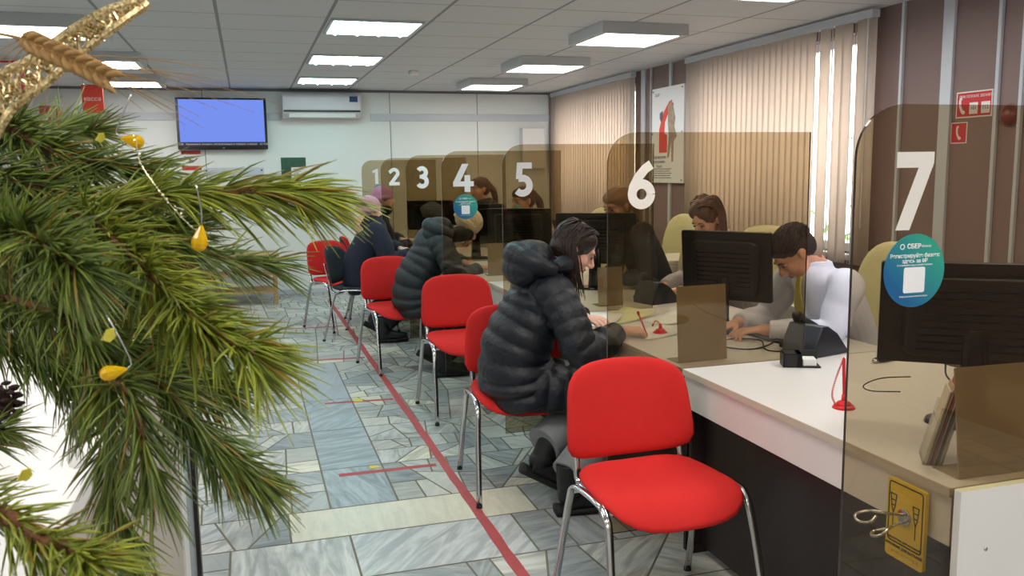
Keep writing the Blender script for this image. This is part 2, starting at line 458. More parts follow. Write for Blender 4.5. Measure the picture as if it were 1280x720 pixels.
# ================================================================ STRUCTURE
# floor: marble offcuts laid as crazy paving, every piece a polygon over a grout bed
def clip(poly, nrm, d, keep):
    out = []
    for i in range(len(poly)):
        a, b = poly[i], poly[(i + 1) % len(poly)]
        da = (a[0] * nrm[0] + a[1] * nrm[1] - d) * keep; db = (b[0] * nrm[0] + b[1] * nrm[1] - d) * keep
        if da >= 0: out.append(a)
        if (da > 0 > db) or (da < 0 < db):
            t = da / (da - db); out.append((a[0] + (b[0] - a[0]) * t, a[1] + (b[1] - a[1]) * t))
    return out
def area(p): return abs(sum(p[i][0] * p[(i + 1) % len(p)][1] - p[(i + 1) % len(p)][0] * p[i][1] for i in range(len(p)))) / 2
def inset(p, g):
    cx = sum(q[0] for q in p) / len(p); cy = sum(q[1] for q in p) / len(p)
    q = list(p)
    n = len(p)
    sgn = 1 if sum(p[i][0] * p[(i + 1) % n][1] - p[(i + 1) % n][0] * p[i][1] for i in range(n)) > 0 else -1
    for i in range(n):
        a, b = p[i], p[(i + 1) % n]
        ex, ey = b[0] - a[0], b[1] - a[1]; L = math.hypot(ex, ey)
        if L < 1e-6: continue
        nx, ny = -ey / L * sgn, ex / L * sgn
        q = clip(q, (nx, ny), a[0] * nx + a[1] * ny + g, 1)
        if len(q) < 3: return []
    return q
pieces = []
rf = random.Random(11)
def split(poly, target, slant=0.35):
    A = area(poly)
    if A < target * rf.uniform(0.7, 2.4) or A < 0.006:
        pieces.append(poly); return
    xs = [q[0] for q in poly]; ys = [q[1] for q in poly]
    w_, h_ = max(xs) - min(xs), max(ys) - min(ys)
    ang = (0 if w_ > h_ * 0.8 else 90) + (rf.gauss(0, 22) if rf.random() < slant else rf.gauss(0, 3))
    n_ = (math.cos(R(ang)), math.sin(R(ang)))
    cx = sum(xs) / len(xs) + rf.uniform(-.2, .2) * w_; cy = sum(ys) / len(ys) + rf.uniform(-.2, .2) * h_
    d = n_[0] * cx + n_[1] * cy
    a, b = clip(poly, n_, d, 1), clip(poly, n_, d, -1)
    if len(a) < 3 or len(b) < 3: pieces.append(poly); return
    split(a, target, slant); split(b, target, slant)
def rect(x0, x1, y0, y1): return [(x0, y0), (x1, y0), (x1, y1), (x0, y1)]
BIG = []   # (polygon, colour) large slabs in view
bands = [(-2.6, 1.2), (1.2, 2.35), (2.35, 2.72), (2.72, 3.1), (3.1, 3.5), (3.5, 3.82), (3.82, 4.35), (4.35, 5.05), (5.05, 5.75), (5.75, 6.9), (6.9, 8.1), (8.1, 9.3), (9.3, 11.1)]
BLUE, PALE, CREAM = (156, 168, 178), (204, 206, 202), (214, 210, 192)
for y0, y1 in bands:
    if y0 >= 3.82 and y1 <= 6.95:
        BIG.append((rect(0.29, 0.60, y0, y1), (158, 169, 176)))
        split(rect(XL, 0.29, y0, y1), 0.032, 0.4); split(rect(0.60, XR, y0, y1), 0.030, 0.5)
    elif (y0, y1) == (3.5, 3.82):
        BIG.append((rect(0.10, 1.18, y0 + 0.0, y1), (216, 214, 196)))
        split(rect(XL, 0.10, y0, y1), 0.035, 0.3); split(rect(1.18, XR, y0, y1), 0.04, 0.4)
    elif (y0, y1) == (3.1, 3.5):
        BIG.append((rect(-0.14, 0.34, y0, y1), PALE)); BIG.append((rect(0.34, 1.05, y0, y1), (200, 204, 204)))
        split(rect(XL, -0.14, y0, y1), 0.08, 0.2); split(rect(1.05, XR, y0, y1), 0.05, 0.5)
    elif y1 <= 3.1:
        split(rect(XL, XR, y0, y1), 0.11, 0.35)
    else:
        split(rect(XL, XR, y0, y1), 0.022 if y0 > 5 else 0.03, 0.55)
pal = [(168, 174, 174)] * 4 + [(188, 191, 188)] * 5 + [(204, 204, 197)] * 5 + [(178, 180, 174)] * 2 + [(218, 214, 196)] + [(150, 158, 160)]
V, F, C, Vn = [], [], [], []
for poly, colr in [(p, None) for p in pieces] + BIG:
    q = inset(poly, 0.0045)
    if len(q) < 3 or area(q) < 0.0004: continue
    s = len(V); V += [(a, b, 0.0) for a, b in q]; F.append(list(range(s, s + len(q))))
    c = colr or rf.choice(pal); j = rf.uniform(0.93, 1.06)
    C.append(tuple(min(1, v * j) for v in lin(c)[:3])); Vn.append((rf.random(), rf.choice((0.35, 0.8, 0.9, 1.0)) if not colr or colr[0] < 210 else 0.25, 0))
nP = len(F)
s = len(V); V += [(XL, YF, -0.002), (XR, YF, -0.002), (XR, YB, -0.002), (XL, YB, -0.002)]; F.append([s, s + 1, s + 2, s + 3]); C.append((0, 0, 0)); Vn.append((0, 0, 0))
me = bpy.data.meshes.new('floor'); me.from_pydata(V, [], F); me.update()
fl = link('floor', me, [M['marble'], M['grout']], None, False); fl['kind'] = 'structure'
ca = me.attributes.new('col', 'FLOAT_COLOR', 'CORNER'); va = me.attributes.new('vein', 'FLOAT_VECTOR', 'CORNER')
cb, vb = [], []
for i, p in enumerate(me.polygons):
    cb += list(C[i] + (1,)) * len(p.vertices); vb += list(Vn[i]) * len(p.vertices)
    if p.normal.z < 0: p.flip()
    if i == nP: p.material_index = 1
ca.data.foreach_set('color', cb); va.data.foreach_set('vector', vb)

bm = bmesh.new(); box(bm, XL - .1, XR + .1, YF - .1, YB + .1, ZC, ZC + 0.08); S('ceiling', bm, M['ceiling'])
bm = bmesh.new(); box(bm, XL - .1, XR + .1, YB, YB + 0.12, -0.05, ZC); S('wall_back', bm, M['whitewall'])
bm = bmesh.new(); box(bm, XL - .12, XL, YF, YB, -0.05, ZC); S('wall_left', bm, M['ply'])
bm = bmesh.new(); box(bm, XL, XR, YF - .12, YF, -0.05, ZC); S('wall_front', bm, M['ply'])
# window wall with two openings
bm = bmesh.new()
WX0, WX1 = XR, XR + 0.25
wins = [(4.95, 7.15), (8.6, 10.9)]
box(bm, WX0, WX1, YF, 4.95, -.05, ZC); box(bm, WX0, WX1, 7.15, 8.6, -.05, ZC); box(bm, WX0, WX1, 10.9, YB, -.05, ZC)
for a, b in wins: box(bm, WX0, WX1, a, b, -.05, 0.9); box(bm, WX0, WX1, a, b, 2.42, ZC)
S('wall_right', bm, M['brown'])
for i, (a, b) in enumerate(wins):
    bm = bmesh.new(); x0, x1 = XR + 0.1, XR + 0.17
    for y in (a, (a + b) / 2 - .03, b - .06): box(bm, x0, x1, y, y + .06, 0.9, 2.42)
    box(bm, x0, x1, a, b, 0.9, 0.96); box(bm, x0, x1, a, b, 2.36, 2.42)
    wf = S('window_%d' % (i + 1), bm, M['white'])
    bm = bmesh.new(); box(bm, XR + .13, XR + .136, a + .06, b - .06, .96, 2.36); obj('pane', bm, M['windowglass'], wf)
    bm = bmesh.new(); box(bm, XR - .06, XR + .1, a - .03, b + .03, 0.86, 0.9); s_ = obj('sill', bm, M['white'], wf, bevel=.004)
# metal cover strips on the window wall and back wall
k = 1
for y, wd, m_ in [(4.25, .085, 'postgrey'), (4.63, .022, 'postgrey'), (3.88, .024, 'postgrey'), (3.72, .022, 'postgrey'), (8.38, .09, 'postgrey'), (7.77, .05, 'postgrey'), (3.2, .02, 'postgrey'), (2.6, .085, 'postgrey'), (8.2, .02, 'postgrey')]:
    bm = bmesh.new(); box(bm, XR - .022, XR, y - wd / 2, y + wd / 2, 0.0, ZC); S('trim_%d' % k, bm, M[m_], .003); k += 1
bm = bmesh.new(); box(bm, 1.55, XR - .1, YB - .02, YB, 2.16, 2.25); box(bm, -2.0, 0.45, YB - .02, YB, 2.16, 2.25); S('trim_%d' % k, bm, M['postgrey'], .003); k += 1
bm = bmesh.new(); box(bm, XR - .1, XR, YB - .06, YB, 0, ZC); S('trim_%d' % k, bm, M['brown']); k += 1
bm = bmesh.new()
for x in (1.8, -0.45, 2.95): box(bm, x - .004, x + .004, YB - .003, YB, 0, ZC)
S('trim_%d' % k, bm, M['inkgrey']); k += 1
bm = bmesh.new(); box(bm, XL, XR, YB - .03, YB - .001, ZC - .03, ZC - .001); S('trim_%d' % k, bm, M['inkgrey']); k += 1
bm = bmesh.new(); box(bm, XL, XR - .1, YB - .015, YB, 0, .06); S('baseboard_back', bm, M['postgrey'], .003)

# shrub in the yard outside the window
bm = bmesh.new()
rs = random.Random(3)
for i in range(900):
    c = Vector((6.2 + rs.gauss(0, .35), 5.9 + rs.gauss(0, .9), 0.2 + abs(rs.gauss(0, .75)))); a = rs.uniform(0, 6.3); s = rs.uniform(.03, .07)
    d1 = Vector((math.cos(a), math.sin(a), rs.uniform(-.6, .6))) * s; d2 = Vector((-math.sin(a), math.cos(a), rs.uniform(-1, 1))) * s * .5
    vs = [bm.verts.new(c + v) for v in (-d1, d2, d1, -d2)]; bm.faces.new(vs)
sh = empty('shrub', (6.2, 5.9, 0)); tag(sh, 'green leafy shrub outside the large window, seen through the blind gaps', 'shrub')
o = obj('foliage', bm, M['leafgreen'], sh); o.matrix_parent_inverse = Matrix.Translation((-6.2, -5.9, 0))
bm = bmesh.new(); sweep(bm, [(6.2, 5.9, -.3), (6.25, 5.95, .4), (6.2, 6.0, 1.0)], [.03, .025, .01]); o = obj('stem', bm, M['bark'], sh); o.matrix_parent_inverse = Matrix.Translation((-6.2, -5.9, 0))
bm = bmesh.new(); box(bm, XR + .25, 14, -4, 18, -0.4, -.3); S('ground_outside', bm, mat('snowy_ground', (210, 212, 214), .9, var=.1))

# ================================================================ CEILING LAMPS
E_soft = emis('lamp_diffuser', (255, 250, 244), LAMP)
E_tube = emis('lamp_tube', (226, 255, 252), LAMP * 1.25)
E_dim = emis('lamp_louvre_glow', (190, 240, 240), LAMP * 0.62)

def flat_lamp(name_label, x0, x1, y0, y1):
    t = empty('ceiling_lamp', ((x0 + x1) / 2, (y0 + y1) / 2, ZC)); tag(t, name_label, 'lamp')
    hx, hy = (x1 - x0) / 2, (y1 - y0) / 2
    bm = bmesh.new(); b = .045
    for (a0, a1, c0, c1) in ((-hx, hx, -hy, -hy + b), (-hx, hx, hy - b, hy), (-hx, -hx + b, -hy + b, hy - b), (hx - b, hx, -hy + b, hy - b)):
        box(bm, a0, a1, c0, c1, -.08, 0)
    obj('housing', bm, M['lampbox'], t, bevel=.003)
    bm = bmesh.new(); box(bm, -hx + b, hx - b, -hy + b, hy - b, -.076, -.07); obj('diffuser', bm, E_soft, t)
    return t
def tube_lamp(label, x0, x1, y0, y1):
    t = empty('ceiling_lamp', ((x0 + x1) / 2, (y0 + y1) / 2, ZC)); tag(t, label, 'lamp')
    hx, hy = (x1 - x0) / 2, (y1 - y0) / 2; b = .02
    bm = bmesh.new()
    for (a0, a1, c0, c1) in ((-hx, hx, -hy, -hy + b), (-hx, hx, hy - b, hy), (-hx, -hx + b, -hy + b, hy - b), (hx - b, hx, -hy + b, hy - b)):
        box(bm, a0, a1, c0, c1, -.014, 0)
    obj('frame', bm, M['lampbox'], t)
    bm = bmesh.new(); box(bm, -hx + b, hx - b, -hy + b, hy - b, -.004, -.001); obj('reflector', bm, E_dim, t)
    for i in range(4):
        bm = bmesh.new(); x = -hx + (i + .5) * 2 * hx / 4; sweep(bm, [(x, -hy + .05, -.012), (x, hy - .05, -.012)], .013, n=8, sub=1)
        obj('tube', bm, E_tube, t, True)
    return t
rowname = ['nearest', 'second', 'third']
for i, y in enumerate((5.7, 7.55, 9.4)):
    flat_lamp(['bright square surface lamp over the counters, nearest of the three fully in view', 'bright square surface lamp over the counters, middle of the three fully in view', 'bright square surface lamp over the counters, farthest one near the back wall'][i], 2.43, 3.10, y, y + .67)
flat_lamp('square ceiling lamp over the counters cut off by the top edge of the photo', 2.43, 3.10, 3.85, 4.5)
for i, y in enumerate((6.0, 7.81, 9.66)):
    tube_lamp(['ceiling lamp with four bluish tubes over the aisle, nearest of three', 'ceiling lamp with four bluish tubes over the aisle, middle of three', 'ceiling lamp with four bluish tubes over the aisle, farthest and nearest the air conditioner'][i], .60, 1.24, y, y + .62)
for i, y in enumerate((6.2, 7.95, 9.66)):
    flat_lamp(['ceiling lamp at the top left corner above the gold ribbon', 'small-looking ceiling lamp seen right of the wheat ear, upper of two', 'ceiling lamp near the back wall, lower of two beside the wheat ear'][i], (-1.6, -1.42, -1.4)[i], (-.85, -.80, -.78)[i], y, y + .64)
for y in (2.0, 0.1, -1.8):
    flat_lamp('ceiling lamp behind the photographer over the counters row', 2.43, 3.10, y, y + .67)['group'] = 'lamps behind the photographer'
    flat_lamp('ceiling lamp behind the photographer over the aisle row', .60, 1.27, y, y + .67)['group'] = 'lamps behind the photographer over the aisle'
    flat_lamp('ceiling lamp behind the photographer over the pine tree row', -1.6, -.93, y, y + .67)['group'] = 'lamps behind the photographer over the tree'
tube_lamp('ceiling lamp above the aisle just over the photographer', .60, 1.24, 4.15, 4.77)
flat_lamp('ceiling lamp above the white reception counter, out of frame', -1.6, -.93, 4.3, 4.97)
bm = bmesh.new(); cyl(bm, (0, 0, -.02), .05, .04); sd = obj('smoke_detector', bm, M['white'], None, True, bevel=.004); sd.location = (1.7, 8.9, ZC); tag(sd, 'small white smoke detector disc on the ceiling between the lamp rows', 'smoke detector')

# ================================================================ BLINDS
def blind(label, y0, y1, seed):
    t = empty('vertical_blind', (XR - .09, (y0 + y1) / 2, 0)); tag(t, label, 'blind')
    hy = (y1 - y0) / 2
    bm = bmesh.new(); box(bm, -.03, .03, -hy, hy, 2.47, 2.52); obj('headrail', bm, M['postgrey'], t, bevel=.003)
    bm = bmesh.new(); rb = random.Random(seed)
    n = int((y1 - y0) / .078); 
    for i in range(n):
        y = -hy + (i + .5) * 2 * hy / n; a = -R(rb.uniform(8, 16))
        if seed == 1 and i in (5,): a = R(42)
        if seed == 1 and i in (2, 7): a = R(38)
        ca_, sa_ = math.cos(a), math.sin(a); hw = .0455
        # strip with a shallow bow across its width
        prev = None
        for j in range(5):
            u = -1 + j / 2; d = .004 * (1 - u * u)
            px = u * hw * sa_ + d * ca_; py = u * hw * ca_ - d * sa_
            cur = (bm.verts.new((px, y + py, .84)), bm.verts.new((px, y + py, 2.47)))
            if prev: bm.faces.new((prev[0], cur[0], cur[1], prev[1]))
            prev = cur
    o = obj('slats', bm, M['blind'], t, True); 
    so = o.modifiers.new('thick', 'SOLIDIFY'); so.thickness = .0008
    bm = bmesh.new(); sweep(bm, [(-.02, -hy + .05, 2.47), (-.02, -hy + .05, 1.1)], .004, n=6, sub=1); obj('cord', bm, M['white'], t)
blind('beige vertical blind over the large window to the right of the wall poster', 4.79, 7.3, 1)
blind('beige vertical blind over the farther window next to the back corner', 8.46, 11.0, 2)

# ================================================================ BACK WALL ITEMS
# television
t = empty('television', (-.235, YB - .063, 2.115)); tag(t, 'black flat television with blue screen mounted on the back wall', 'television'); t.rotation_euler = (0, 0, 0)
bm = bmesh.new(); prism(bm, rrect(-.515, .515, -.305, .305, .01), -.03, .03, lambda a, b, d: (a, d, b)); tv = obj('casing', bm, M['blackgloss'], t)
bm = bmesh.new(); box(bm, -.485, .485, -.033, -.0301, -.215, .285); obj('screen', bm, emis('blue_screen', (120, 146, 240), 1.0), t)
bm = bmesh.new(); box(bm, -.485, .485, -.033, -.0301, -.262, -.217); obj('ticker_bar', bm, mat('ticker_navy', (40, 26, 60), .4, var=.05), t)
text('ticker_text', '11:30   Уважаемые клиенты, обслуживание в порядке очереди   12.12.20', .030, (0, -.034, -.24), FRONT, M['paper'], t)
text('badge', 'LG', .024, (0, -.031, -.285), FRONT, M['postgrey'], t)
bm = bmesh.new(); box(bm, -.2, .2, .03, .06, -.15, .15); obj('wall_bracket', bm, M['black'], t)
# air conditioner
t = empty('air_conditioner', (.94, YB, 2.33)); tag(t, 'white wall-mounted air conditioner beside the television', 'air conditioner')
bm = bmesh.new(); prof = [(0, -.15), (-.13, -.15), (-.19, -.10), (-.21, -.04), (-.21, .11), (-.17, .15), (0, .15)]
prism(bm, prof, -.475, .475, lambda a, b, d: (d, a, b)); obj('body', bm, M['acwhite'], t, bevel=.012)
bm = bmesh.new(); box(bm, -.46, .46, -.214, -.206, -.075, -.055); obj('air_slot', bm, M['black'], t)
bm = bmesh.new(); box(bm, -.40, .40, -.2, -.165, -.142, -.092, mtx=Matrix.Identity(4)); obj('flap', bm, M['white'], t, bevel=.003)
bm = bmesh.new(); box(bm, .33, .43, -.213, -.2105, .045, .115); obj('energy_sticker', bm, M['blueprint'], t)
# red notice below the television
t = empty('notice_sign', (-.615, YB - .002, 1.685)); tag(t, 'small white notice with red bands below the television', 'sign')
bm = bmesh.new(); box(bm, -.11, .11, -.003, .001, -.115, .115); obj('plate', bm, M['paper'], t)
for z0, z1 in ((-.115, -.065), (.075, .115)):
    bm = bmesh.new(); box(bm, -.11, .11, -.0045, -.003, z0, z1); obj('band', bm, M['signred'], t)
bm = bmesh.new(); prism(bm, [(-.085, .05), (-.02, .04), (.0, .005), (.03, .005), (.07, .035), (.075, .02), (.02, -.025), (-.03, -.035), (-.075, -.03), (-.03, -.015), (-.02, .01), (-.06, .025)], -.0045, -.003, lambda a, b, d: (a, d, b)); obj('pictogram', bm, M['inkgrey'], t)
# white rail with two screws
t = empty('wall_rail', (-.13, YB, 1.55)); tag(t, 'long pale horizontal rail screwed to the back wall beside the red notice', 'rail')
bm = bmesh.new(); box(bm, -.35, .35, -.012, 0, -.045, .045); obj('board', bm, M['postgrey'], t, bevel=.003)
for x in (-.32, .32):
    bm = bmesh.new(); cyl(bm, (x, -.014, .01), .01, .006, 'y', 12); obj('screw', bm, M['ink'], t, True)
# poster on the back wall
t = empty('poster', (.575, YB - .002, 1.54)); tag(t, 'small poster with dark green picture on top, on the back wall below the air conditioner', 'poster')
bm = bmesh.new(); box(bm, -.15, .15, -.003, .001, -.17, .17); obj('sheet', bm, M['paper'], t)
bm = bmesh.new(); box(bm, -.15, .15, -.0045, -.003, .05, .17); box(bm, -.15, -.03, -.0045, -.003, -.17, .05); obj('picture', bm, M['greenprint'], t)
bm = bmesh.new()
for i in range(8): box(bm, 0, .12 - .03 * (i % 3), -.0045, -.003, .02 - i * .022, .028 - i * .022)
obj('print_lines', bm, M['inkgrey'], t)
# electric box in the back corner
t = empty('electrical_box', (3.69, YB, 1.8)); tag(t, 'tall white box fixed to the back wall near the window corner', 'electrical box')
bm = bmesh.new(); box(bm, -.16, .16, -.12, 0, -.27, .27); obj('cabinet', bm, M['acwhite'], t, bevel=.006)
bm = bmesh.new(); box(bm, -.15, .15, -.126, -.12, -.26, .26); obj('door', bm, M['white'], t, bevel=.004)
# hanging red sign, red banner, white light box at the left
t = empty('hanging_sign', (-1.42, 9.6, 2.28)); t.rotation_euler = (0, 0, R(-8)); tag(t, 'small orange-red sign hanging from the ceiling left of the television', 'sign')
bm = bmesh.new(); box(bm, -.1, .1, -.012, .012, -.14, .14); obj('board', bm, M['orange'], t, bevel=.003)
text('sign_text', 'касса', .06, (0, -.0135, 0), FRONT, M['paper'], t)
for x in (-.08, .08):
    bm = bmesh.new(); sweep(bm, [(x, 0, .14), (x, 0, .26)], .003, n=6, sub=1); obj('wire', bm, M['chrome'], t)
t = empty('banner_stand', (-2.05, 10.85, 0)); tag(t, 'narrow red banner stand against the back wall behind the wheat awns', 'banner')
bm = bmesh.new(); box(bm, -.11, .11, -.004, .004, .05, 2.3); obj('banner', bm, mat('banner_red', (190, 70, 74), .7, var=.05), t)
bm = bmesh.new(); box(bm, -.14, .14, -.07, .07, 0, .06); obj('base', bm, M['postgrey'], t, bevel=.006)
t = empty('light_box_sign', (-2.15, 8.6, 2.3)); tag(t, 'white hanging light box with red edge at the far left behind the ribbon', 'sign')
bm = bmesh.new(); box(bm, -.32, .32, -.03, .03, -.16, .2); obj('face', bm, M['white'], t)
bm = bmesh.new()
for a in ((-.34, .34, -.035, .035, .2, .218), (-.34, .34, -.035, .035, -.178, -.16), (.32, .338, -.035, .035, -.178, .218), (-.338, -.32, -.035, .035, -.178, .218)): box(bm, *a)
obj('red_frame', bm, M['signred'], t)
bm = bmesh.new(); sweep(bm, [(0, 0, .218), (0, 0, .238)], .01, n=8, sub=1); obj('hanger', bm, M['chrome'], t)
# wooden side table by the back wall
t = empty('side_table', (-.18, 10.55, 0)); tag(t, 'light wooden table with lower shelf by the back wall, half hidden by the pine needles', 'table')
bm = bmesh.new(); box(bm, -.48, .5, -.28, .28, .56, .59); obj('tabletop', bm, M['wood'], t, bevel=.004)
for x in (-.45, .45):
    for y in (-.25, .25):
        bm = bmesh.new(); box(bm, x - .02, x + .02, y - .02, y + .02, 0, .56); obj('leg', bm, M['wood'], t, bevel=.003)
for z in (.14, .34):
    bm = bmesh.new(); box(bm, -.43, .43, -.26, .26, z, z + .02); obj('shelf', bm, M['wood'], t)

# ================================================================ WINDOW WALL ITEMS
t = empty('wall_poster', (XR - .03, 7.78, 1.84)); tag(t, 'tall white glass-fronted poster with a red picture, hung between the two blinds', 'poster')
bm = bmesh.new(); box(bm, -.012, .006, -.34, .34, -.47, .47); obj('board', bm, M['num'], t, bevel=.003)
def lw(a, b, d): return (d, -a, b)   # seen from -X: a runs right in the picture
bm = bmesh.new(); prism(bm, [(-.17, -.17), (.0, -.17), (.0, .0), (-.06, .02), (-.05, .13), (.06, .26), (.1, .24), (.13, .3), (.05, .33), (-.08, .22), (-.17, .06)], -.0145, -.012, lw); obj('red_shape', bm, M['orange'], t)
bm = bmesh.new(); prism(bm, [(.02, .28), (.09, .34), (.13, .25), (.17, .16), (.15, .08), (.2, -.02), (.14, -.06), (.13, -.26), (.1, -.26), (.09, -.06), (.04, -.22), (.01, -.22), (.04, 0), (.02, .12)], -.016, -.0135, lw); obj('figure_picture', bm, mat('print_tan', (170, 150, 130), .6, var=.5, vscale=20), t)
bm = bmesh.new(); prism(bm, [(-.16, .22), (-.1, .24), (-.09, .18), (-.12, .12), (-.16, .17)], -.0145, -.012, lw); obj('dark_picture', bm, M['inkgrey'], t)
text('headline', 'Партнерская\nпрограмма\nбанка', .045, (-.0135, .16, -.26), LEFTW, M['inkgrey'], t, align='CENTER')
bm = bmesh.new()
for i in range(5): prism(bm, [(-.28, -.335 - i * .022), (.1 - .03 * (i % 2), -.335 - i * .022), (.1 - .03 * (i % 2), -.328 - i * .022), (-.28, -.328 - i * .022)], -.0145, -.012, lw)
obj('print_lines', bm, M['inkgrey'], t)
text('logo_text', 'СБЕР', .04, (-.0135, .22, .4), LEFTW, M['inkgrey'], t)
for y in (-.31, .31):
    for z in (-.44, .02, .44):
        bm = bmesh.new(); cyl(bm, (-.016, y, z), .009, .008, 'x', 12); obj('stud', bm, M['chrome'], t, True)

def handset(bm, sc, d0, d1, cx=0, cz=0):
    pts = [(-.35, .95), (-.05, 1.0), (.0, .72), (-.16, .62), (-.14, 0), (.1, -.5), (.26, -.52), (.5, -.72), (.3, -1.0), (.02, -.92), (-.25, -.5), (-.46, 0), (-.48, .6)]
    prism(bm, [(cx + a * sc, cz + b * sc) for a, b in pts], d0, d1, lw)
t = empty('fire_phone_sign', (XR, 4.045, 1.86)); tag(t, 'wide red fire sign with handset, upper of two signs on the brown wall', 'sign')
bm = bmesh.new(); box(bm, -.004, 0, -.13, .13, -.075, .075); obj('plate', bm, M['paper'], t)
bm = bmesh.new(); box(bm, -.005, -.004, -.122, .122, -.068, .068); obj('red_field', bm, M['signred'], t)
bm = bmesh.new(); handset(bm, .05, -.0062, -.005, -.085, -.005); obj('handset_symbol', bm, M['paper'], t)
text('sign_text', 'ПРИ ПОЖАРЕ ЗВОНИТЬ', .021, (-.0055, -.018, .045), LEFTW, M['paper'], t)
for y in (.0, -.085):
    bm = bmesh.new(); box(bm, -.006, -.005, y - .03, y + .03, -.055, .01); pl_ = obj('number_field', bm, M['paper'], t)
text('number_text', '101', .03, (-.0065, .0, -.022), LEFTW, M['ink'], t); text('number_text', '112', .03, (-.0065, -.085, -.022), LEFTW, M['ink'], t)
t = empty('phone_sign', (XR, 4.145, 1.70)); tag(t, 'small square red sign with white telephone handset, lower of the two on the brown wall', 'sign')
bm = bmesh.new(); box(bm, -.004, 0, -.06, .06, -.062, .062); obj('plate', bm, M['paper'], t)
bm = bmesh.new(); box(bm, -.005, -.004, -.054, .054, -.056, .056); obj('red_field', bm, M['signred'], t)
bm = bmesh.new(); handset(bm, .042, -.0062, -.005); obj('handset_symbol', bm, M['paper'], t)
t = empty('alarm_bell', (XR, 3.79, 1.78)); tag(t, 'dark red round alarm dome on the brown wall at the right edge', 'alarm')
bm = bmesh.new(); ell(bm, (0, 0, 0), (.05, .06, .06)); obj('dome', bm, mat('dome_red_brown', (120, 52, 44), .3, var=.05), t, True)
bm = bmesh.new(); cyl(bm, (-.006, 0, 0), .064, .012, 'x'); obj('ring', bm, M['brown'], t, True)

# ================================================================ TAPES ON THE FLOOR
def tape(label, a, b, wd, m_='tape', grp=None, ragged=True):
    a, b = Vector(a), Vector(b); d = b - a; L = d.length; d.normalize(); s = Vector((-d.y, d.x))
    bm = bmesh.new(); n = max(2, int(L / .12)); prev = None; rt = random.Random(int(L * 999))
    top = []
    for i in range(n + 1):
        p = a + d * (L * i / n); q = [wd / 2 * (1 + (rt.uniform(-.18, .1) if ragged else 0)) for _ in (0, 1)]
        cur = [bm.verts.new((p.x + s.x * q[0], p.y + s.y * q[0], .0012)), bm.verts.new((p.x - s.x * q[1], p.y - s.y * q[1], .0012)),
               bm.verts.new((p.x + s.x * q[0], p.y + s.y * q[0], .0001)), bm.verts.new((p.x - s.x * q[1], p.y - s.y * q[1], .0001))]
        if prev:
            bm.faces.new((prev[0], prev[1], cur[1], cur[0])); bm.faces.new((prev[0], cur[0], cur[2], prev[2])); bm.faces.new((prev[1], prev[3], cur[3], cur[1]))
            bm.faces.new((prev[2], cur[2], cur[3], prev[3]))
        else: bm.faces.new((cur[0], cur[1], cur[3], cur[2]))
        prev = cur
    bm.faces.new((prev[0], prev[2], prev[3], prev[1]))
    o = obj('floor_tape', bm, M[m_]); tag(o, label, 'tape', grp)
tape('long worn red tape line running down the marble floor along the chairs', (.925, 2.2), (.875, 10.4), .047)
tape('short red cross tape on the floor nearest the camera', (.37, 4.25), (.87, 4.24), .042)
tape('short red cross tape with a yellow square on it, second from the camera', (.42, 5.66), (.87, 5.62), .04)
tape('short red cross tape on the floor, third from the camera', (.30, 7.05), (.86, 7.0), .04)
tape('faint red cross tape on the floor, fourth from the camera', (.22, 8.6), (.84, 8.55), .04)
bm = bmesh.new(); box(bm, -.03, .03, -.035, .035, .0012, .002); o = obj('floor_sticker', bm, M['yellowtape']); o.location = (.64, 5.67, 0); tag(o, 'yellow square sticker on the second red cross tape', 'sticker')
bm = bmesh.new(); prism(bm, [(-.03, -.02), (.03, -.015), (.01, .02), (-.02, .03)], .0, .002, lambda a, b, d: (a, b, d)); o = obj('floor_sticker', bm, M['yellowtape']); o.location = (.56, 4.31, 0.0002); tag(o, 'torn bit of yellow sticker at the nearest red cross tape', 'sticker')

# ================================================================ COUNTER DESKS AND GLASS SCREENS
PY = [9.9, 8.45, 7.07, 5.72, 4.27, 2.91, 1.57]   # screens 1..7
XE, XW, XB = 1.26, 1.575, 2.55
def desk(y0, y1, label, end=False):
    t = empty('counter_desk', (XW, (y0 + y1) / 2, 0)); tag(t, label, 'counter', 'white counter desks in a row')
    h = (y1 - y0) / 2
    bm = bmesh.new(); box(bm, 0, XB - XW, -h, h, .725, .75); wt = obj('worktop', bm, M['white'], t, bevel=.0015)
    bm = bmesh.new(); box(bm, -.003, 0.0, -h, h, .7255, .7495); obj('edge_band', bm, M['edge'], wt)
    bm = bmesh.new(); box(bm, .006, .024, -h + .002, h - .002, .60, .7245); obj('fascia', bm, M['white'], t, bevel=.001)
    bm = bmesh.new(); box(bm, .08, .098, -h + .022, h - .022, .03, .7245); obj('modesty_panel', bm, M['wenge'], t)
    for s_ in (-1, 1):
        bm = bmesh.new(); y = s_ * (h - .011); box(bm, .03, .85, y - .01, y + .01, 0, .7245); obj('side_panel', bm, M['wenge'], t)
    if end:
        bm = bmesh.new(); box(bm, -.002, 1.0, -h - .034, -h - .012, 0, .752); ep = obj('end_panel', bm, M['white'], t, bevel=.0015)
        bm = bmesh.new(); box(bm, .0, 1.0, -h - .0335, -h - .0125, .7521, .7527); obj('edge_band', bm, M['cream'], ep)
        for (x, z) in ((.08, .60), (.6, .60)):
            bm = bmesh.new(); cyl(bm, (x, -h - .035, z), .005, .003, 'y', 12); obj('screw', bm, M['chrome'], ep, True)
    return t
names = {6: 'white counter desk nearest the camera, between screens 7 and 6', 5: 'white counter desk where the woman in the dark coat writes, between screens 6 and 5',
         4: 'white counter desk between the glass screens 5 and 4', 3: 'white counter desk of the cream-hatted customer, between screens 4 and 3',
         2: 'white counter desk between the glass screens 3 and 2', 1: 'white counter desk farthest away, between screens 2 and 1'}
for i in range(6):
    desk(PY[i + 1] + .006, PY[i] - .006, names[i + 1], end=(i == 5))

